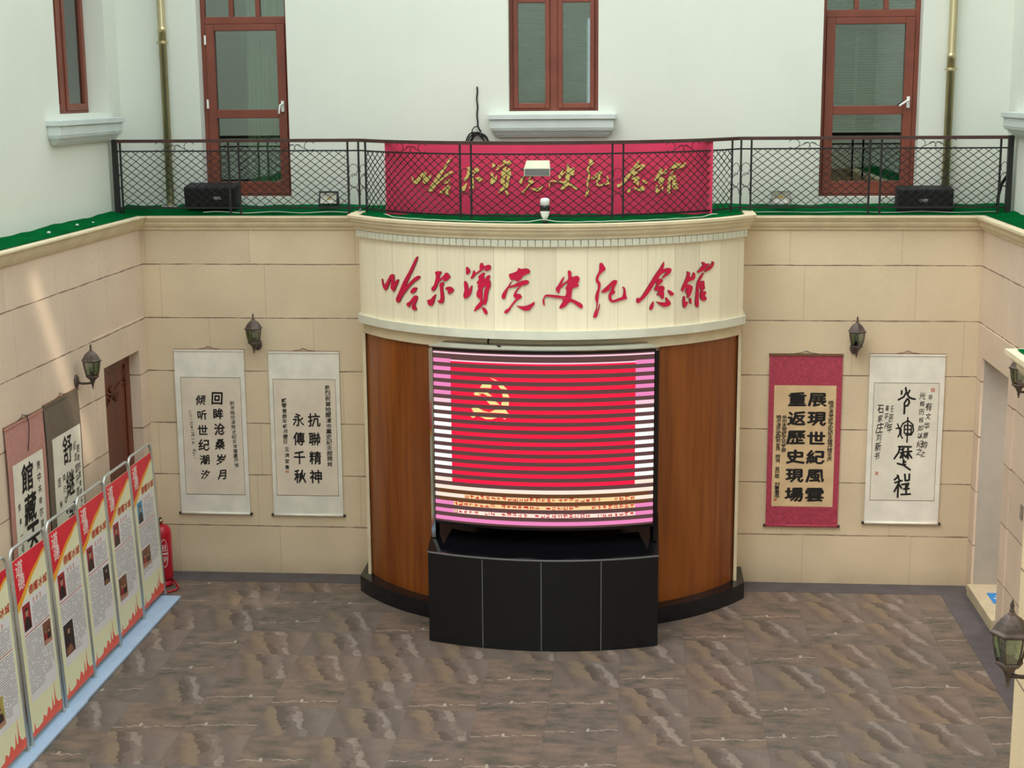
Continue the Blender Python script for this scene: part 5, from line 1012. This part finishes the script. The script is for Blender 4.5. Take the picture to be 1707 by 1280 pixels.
# ------------------------------------------------------------------ row of display boards on the left
tr = thing('base_plank', 'pale blue plank on the floor under the row of display boards', 'plank', (-4.5, -3.9, 0))
mb = MB(); mb.box(-4.70, -4.385, -3.80, -.93, .003, .030, 'tray'); mb.box(-4.70, -4.375, -6.9, -3.80, .003, .030, 'tray'); mb.build('plank', tr, None, .004)
mb = MB(); mb.box(-4.470, -4.461, -6.9, -.95, .030, .034, 'tray'); mb.box(-4.70, -4.69, -6.9, -.95, .03, .045, 'tray'); mb.build('rib', tr, None, .001)
BW, BH = .715, 1.70
def board(label, y, x, photo1, photo2, rz=0.0):
    t = thing('display_board', label, 'display board', (x, y, .034), pi/2+rz, 'award display boards in a row on the pale blue plank')
    lean = .082; yy = lambda z: lean*z/BH
    W2_, r = BW/2, .0145
    mb = MB(); Q = [(-W2_, yy(0), 0), (-W2_, yy(1.0), 1.0), (-W2_, yy(BH-.08), BH-.08)]
    for k in range(1, 8): a = pi-k*pi/16; Q.append((-W2_+.08+.08*math.cos(a), yy(BH-.08+.08*math.sin(a)), BH-.08+.08*math.sin(a)))
    R_ = [(-x_, y_, z_) for x_, y_, z_ in Q[::-1]]
    mb.tube(Q+R_, r, 'steel', 10); L(mb, 'frame', t, 'satin steel tube frame')
    for s in (-1, 1): mb = MB(); mb.box(s*W2_-.018, s*W2_+.018, -.018, .05, -.003, .008, 'steel'); L(mb, 'foot', t)
    pw, z0, z1 = .662, .055, 1.60
    f = lambda u, v, d: (-pw/2+pw*u, yy(z1-(z1-z0)*v)-.006-d, z1-(z1-z0)*v)
    mb = MB(); mb.add([f(0, 0, 0), f(1, 0, 0), f(1, 1, 0), f(0, 1, 0), f(0, 0, -.004), f(1, 0, -.004), f(1, 1, -.004), f(0, 1, -.004)], [(0, 1, 2, 3), (7, 6, 5, 4), (0, 4, 5, 1), (1, 5, 6, 2), (2, 6, 7, 3), (3, 7, 4, 0)], 'poster')
    curve = [(1, .048), (.93, .052), (.85, .066), (.74, .090), (.62, .108), (.52, .126), (.42, .150), (.33, .172), (.24, .196), (.14, .222), (.03, .245), (0, .25)]
    def flat(pts, m, d): mb.poly([(a, -b) for a, b in pts], lambda u, v, dd: f(u, -v, d), 0, 0, m)
    flat([(0, 0)]+[(1, 0)]+curve, 'pred', .0008)
    flat([(a, b-.004+(-.004)*(1-a)) for a, b in curve]+[(a, b+.012+.025*(1-a)) for a, b in curve[::-1]], 'porange', .0012)
    bx_ = [(.09, .245), (.88, .245), (.92, .252), (.94, .262), (.94, .80), (.92, .81), (.88, .815), (.14, .815), (.10, .81), (.09, .80)]
    flat(bx_, 'pbox', .0006)
    city = [(0, 1), (0, .975), (.06, .968), (.09, .92), (.11, .968), (.2, .972), (.34, .965), (.38, .935), (.42, .94), (.46, .96), (.50, .945), (.55, .915), (.60, .93), (.63, .955), (.68, .94), (.705, .87), (.73, .94), (.76, .945), (.785, .90), (.80, .80), (.815, .90), (.85, .93), (.92, .95), (.96, .94), (1, .955), (1, 1)]
    flat(city, 'pcity', .0009)
    rr = random.Random(int(abs(y)*100))
    def rect(u0, u1, v0, v1, m, d=.0013): mb.add([f(u0, v0, d), f(u1, v0, d), f(u1, v1, d), f(u0, v1, d)], [(0, 1, 2, 3)], m)
    rect(.10, .92, .432, .437, 'ptitle')
    p2 = photo2[1:]
    def lines(u0, u1, v0, v1, pitch=.0125):
        v = v0
        while v < v1:
            u = u0
            while u < u1-.012:
                w_ = rr.uniform(.012, .04)
                if rr.random() < .86: rect(u, min(u1, u+w_), v, v+.0042, 'ptext')
                u += w_+.005
            v += pitch
    lines(.42, .90, .305, .425); 
    v = .45
    while v < .77:
        a, b = .11, .92
        if p2[2]-.012 < v < p2[3]+.006:
            if p2[0] < .5: a = p2[1]+.02
            else: b = p2[0]-.02
        if v > .70: b = a+(b-a)*(.55 if v > .735 else .9)
        lines(a, b, v, v+.005, .02); v += .0130
    L(mb, 'poster', t, 'cream poster with a red swoosh'); po = t.children[-1]
    po = [c for c in t.children if c.name.startswith('poster')][-1]
    mb = MB(); fw_ = lambda u, v, d: f(u, -v, d)
    for i, ch in enumerate('德耀冰城'): write(mb, ch, fw_, .45+.152*i, -.212, .135, .050, .0018, 'ptitle', .022, .12)
    L(mb, 'title', po, 'red title characters')
    mb = MB(); write(mb, '道', fw_, .17, -.055, .22, .085, .0018, 'pwhite', .010, .1); write(mb, '德', fw_, .19, -.135, .20, .080, .0018, 'pwhite', .010, .1); L(mb, 'brush_heading', po, 'white brush characters')
    mb = MB()
    for i in range(3): rect_u = .46+.11*i; [mb.add([f(rect_u+a, b, .0016), f(rect_u+a+w_, b, .0016), f(rect_u+a+w_, b+h_, .0016), f(rect_u+a, b+h_, .0016)], [(0, 1, 2, 3)], 'pname') for a, b, w_, h_ in ((0, .268, .055, .005), (.005, .279, .05, .005), (.024, .265, .008, .03), (0, .290, .055, .004))]
    L(mb, 'name_line', po)
    def photo(kind, u0, u1, v0, v1):
        mb2 = MB(); q = lambda a, b, c, d_, m, dd: mb2.add([f(u0+(u1-u0)*a, v0+(v1-v0)*c, dd), f(u0+(u1-u0)*b, v0+(v1-v0)*c, dd), f(u0+(u1-u0)*b, v0+(v1-v0)*d_, dd), f(u0+(u1-u0)*a, v0+(v1-v0)*d_, dd)], [(0, 1, 2, 3)], m)
        bgm = {'red': 'phred', 'blue': 'phblue', 'brown': 'phbrown', 'dark': 'phdark', 'gold': 'phgold', 'group': 'phbrown'}[kind]; q(0, 1, 0, 1, bgm, .0016)
        pl = lambda pts, m, dd: mb2.poly([(u0+(u1-u0)*a, -(v0+(v1-v0)*b)) for a, b in pts], lambda u, v, d: f(u, -v, dd), 0, 0, m)
        def bust(cx, cy, s, coat):
            pl([(cx+.16*s*math.cos(k*pi/6), cy+.13*s*math.sin(k*pi/6)) for k in range(12)], 'phskin', .0022)
            pl([(cx-.17*s, cy-.02*s), (cx-.12*s, cy-.15*s), (cx+.12*s, cy-.15*s), (cx+.17*s, cy-.02*s), (cx+.1*s, cy-.07*s), (cx-.1*s, cy-.07*s)], 'phdark', .0026)
            pl([(cx-.36*s, min(.99, cy+.62*s)), (cx-.3*s, cy+.24*s), (cx-.08*s, cy+.13*s), (cx+.08*s, cy+.13*s), (cx+.3*s, cy+.24*s), (cx+.36*s, min(.99, cy+.62*s))], coat, .0020)
        if kind in ('red', 'blue'): bust(.5, .34, 1.2, 'phdark')
        elif kind == 'dark': bust(.5, .26, .8, 'phdark'); pl([(.05, .98), (.1, .75), (.6, .7), (.9, .98)], 'phbrown', .0023)
        else:
            bust(.3, .4, .6, 'phred'); bust(.68, .45, .6, 'phdark'); pl([(.02, .98), (.05, .75), (.95, .7), (.98, .98)], 'phskin', .0019)
        L(mb2, 'photo', po, {'red': 'portrait on red', 'blue': 'portrait on blue', 'brown': 'brown photo', 'dark': 'dark photo', 'gold': 'yellow green photo', 'group': 'brown photo of people'}[kind])
    photo(photo1, .12, .36, .268, .415); photo(*photo2)
    mb = MB(); 
    for u in (.03, .97): mb.lathe([(.006, 0), (.006, -.003), (.002, -.004)], 'pname', tuple(Vector(f(u, .02, .002))), 8, 'y')
    L(mb, 'clip', t)
    return t
board('display board at the far end beside the red extinguisher, portrait on a blue ground', -1.24, -4.575, 'blue', ('group', .12, .52, .60, .73))
board('second display board from the extinguisher, its lower left photo showing people', -2.05, -4.55, 'red', ('brown', .12, .46, .63, .78))
board('third display board from the extinguisher, a narrow dark photo at its upper right', -2.84, -4.53, 'red', ('dark', .66, .90, .46, .58))
board('fourth display board from the extinguisher, a tall dark photo at its lower left', -3.64, -4.50, 'red', ('dark', .12, .46, .57, .76))
board('fifth display board from the extinguisher, a brown photo at its right middle', -4.45, -4.49, 'red', ('brown', .66, .92, .45, .58))
board('display board nearest the viewer, cut by the left picture edge', -5.26, -4.485, 'red', ('gold', .12, .50, .62, .78))

# ------------------------------------------------------------------ extinguisher, floor sign, switch
ex = thing('fire_extinguisher', 'red fire extinguisher standing in the left back corner behind the last board', 'fire extinguisher', (-4.72, -.50, 0))
ecx, ecy = -4.715, -.50
mb = MB(); mb.lathe([(.085, .075), (.108, .085), (.115, .11), (.115, .60), (.108, .645), (.085, .685), (.05, .705), (.03, .71)], 'extred', (ecx, ecy, 0), 28); mb.build('cylinder', ex)
mb = MB(); mb.lathe([(.026, .705), (.026, .735), (.034, .737), (.034, .765), (.012, .77)], 'brass', (ecx, ecy, 0), 14); mb.box(ecx-.012, ecx+.012, ecy-.11, ecy+.03, .765, .78, 'dark'); mb.build('valve', ex)
mb = MB(); mb.tube([(ecx+.02, ecy+.03, .74), (ecx-.06, ecy+.08, .72), (ecx-.11, ecy+.10, .55), (ecx-.11, ecy+.10, .3)], .011, 'cable', 8); mb.build('hose', ex)
mb = MB(); ca = lambda a, z, r=.1165: (ecx+r*math.sin(a), ecy-r*math.cos(a), z)
ov = [(.36*math.cos(k*pi/14)+.55, .40+.16*math.sin(k*pi/14)) for k in range(28)]
mb.tube([ca(a, z) for a, z in ov], .004, 'extwhite', 5, True)
for a0, a1, z0, z1 in ((.25, .85, .385, .405), (.30, .82, .425, .435), (.38, .5, .445, .50), (.6, .72, .445, .50), (.30, .80, .355, .362), (.32, .42, .315, .35), (.5, .6, .30, .35), (.68, .78, .315, .35)):
    mb.add([ca(a0+(a1-a0)*k/4, z, .1172) for k in range(5) for z in (z0, z1)], [(2*k, 2*k+2, 2*k+3, 2*k+1) for k in range(4)], 'extwhite')
mb.build('label', ex, 'white oval label')
mb = MB(); z = .02
Q = [(ecx-.06, ecy-.16, .02), (ecx+.13, ecy-.30, .02), (ecx+.21, ecy-.22, .02), (ecx+.21, ecy-.12, .02), (ecx+.09, ecy+.02, .075)]
mb.tube([(ecx-.08, ecy-.06, .09)]+Q, .011, 'extred', 8); mb.lathe([(.108, .008), (.108, .03), (.09, .075)], 'extred', (ecx, ecy, 0), 24); mb.build('foot_frame', ex, 'red tube foot')
mb = MB(); fsx = 4.30; mb.box(fsx, fsx+.26, -.94, -.60, .1252, .1285, 'mat_blue')
fs = thing('floor_sign', 'blue floor sticker on the beige threshold of the right opening', 'floor sign', (fsx, -.77, .125)); mb.build('sheet', fs)
mb = MB()
for i, (a, b) in enumerate(((.05, .20), (.04, .22), (.07, .19))): mb.box(fsx+a, fsx+b, -.86+.07*i, -.835+.07*i, .1286, .1290, 'pwhite')
mb.box(fsx+.10, fsx+.15, -.66, -.63, .1286, .129, 'pwhite'); mb.build('white_marks', fs)
mb = MB(); mb.box(XR-.012, XR-.0005, -2.24, -2.16, 1.40, 1.54, 'switch'); sw = mb.build('switch_plate', None, None, .003); tag(sw, 'small grey plate on the right wall beneath the half hidden lantern', 'switch plate')
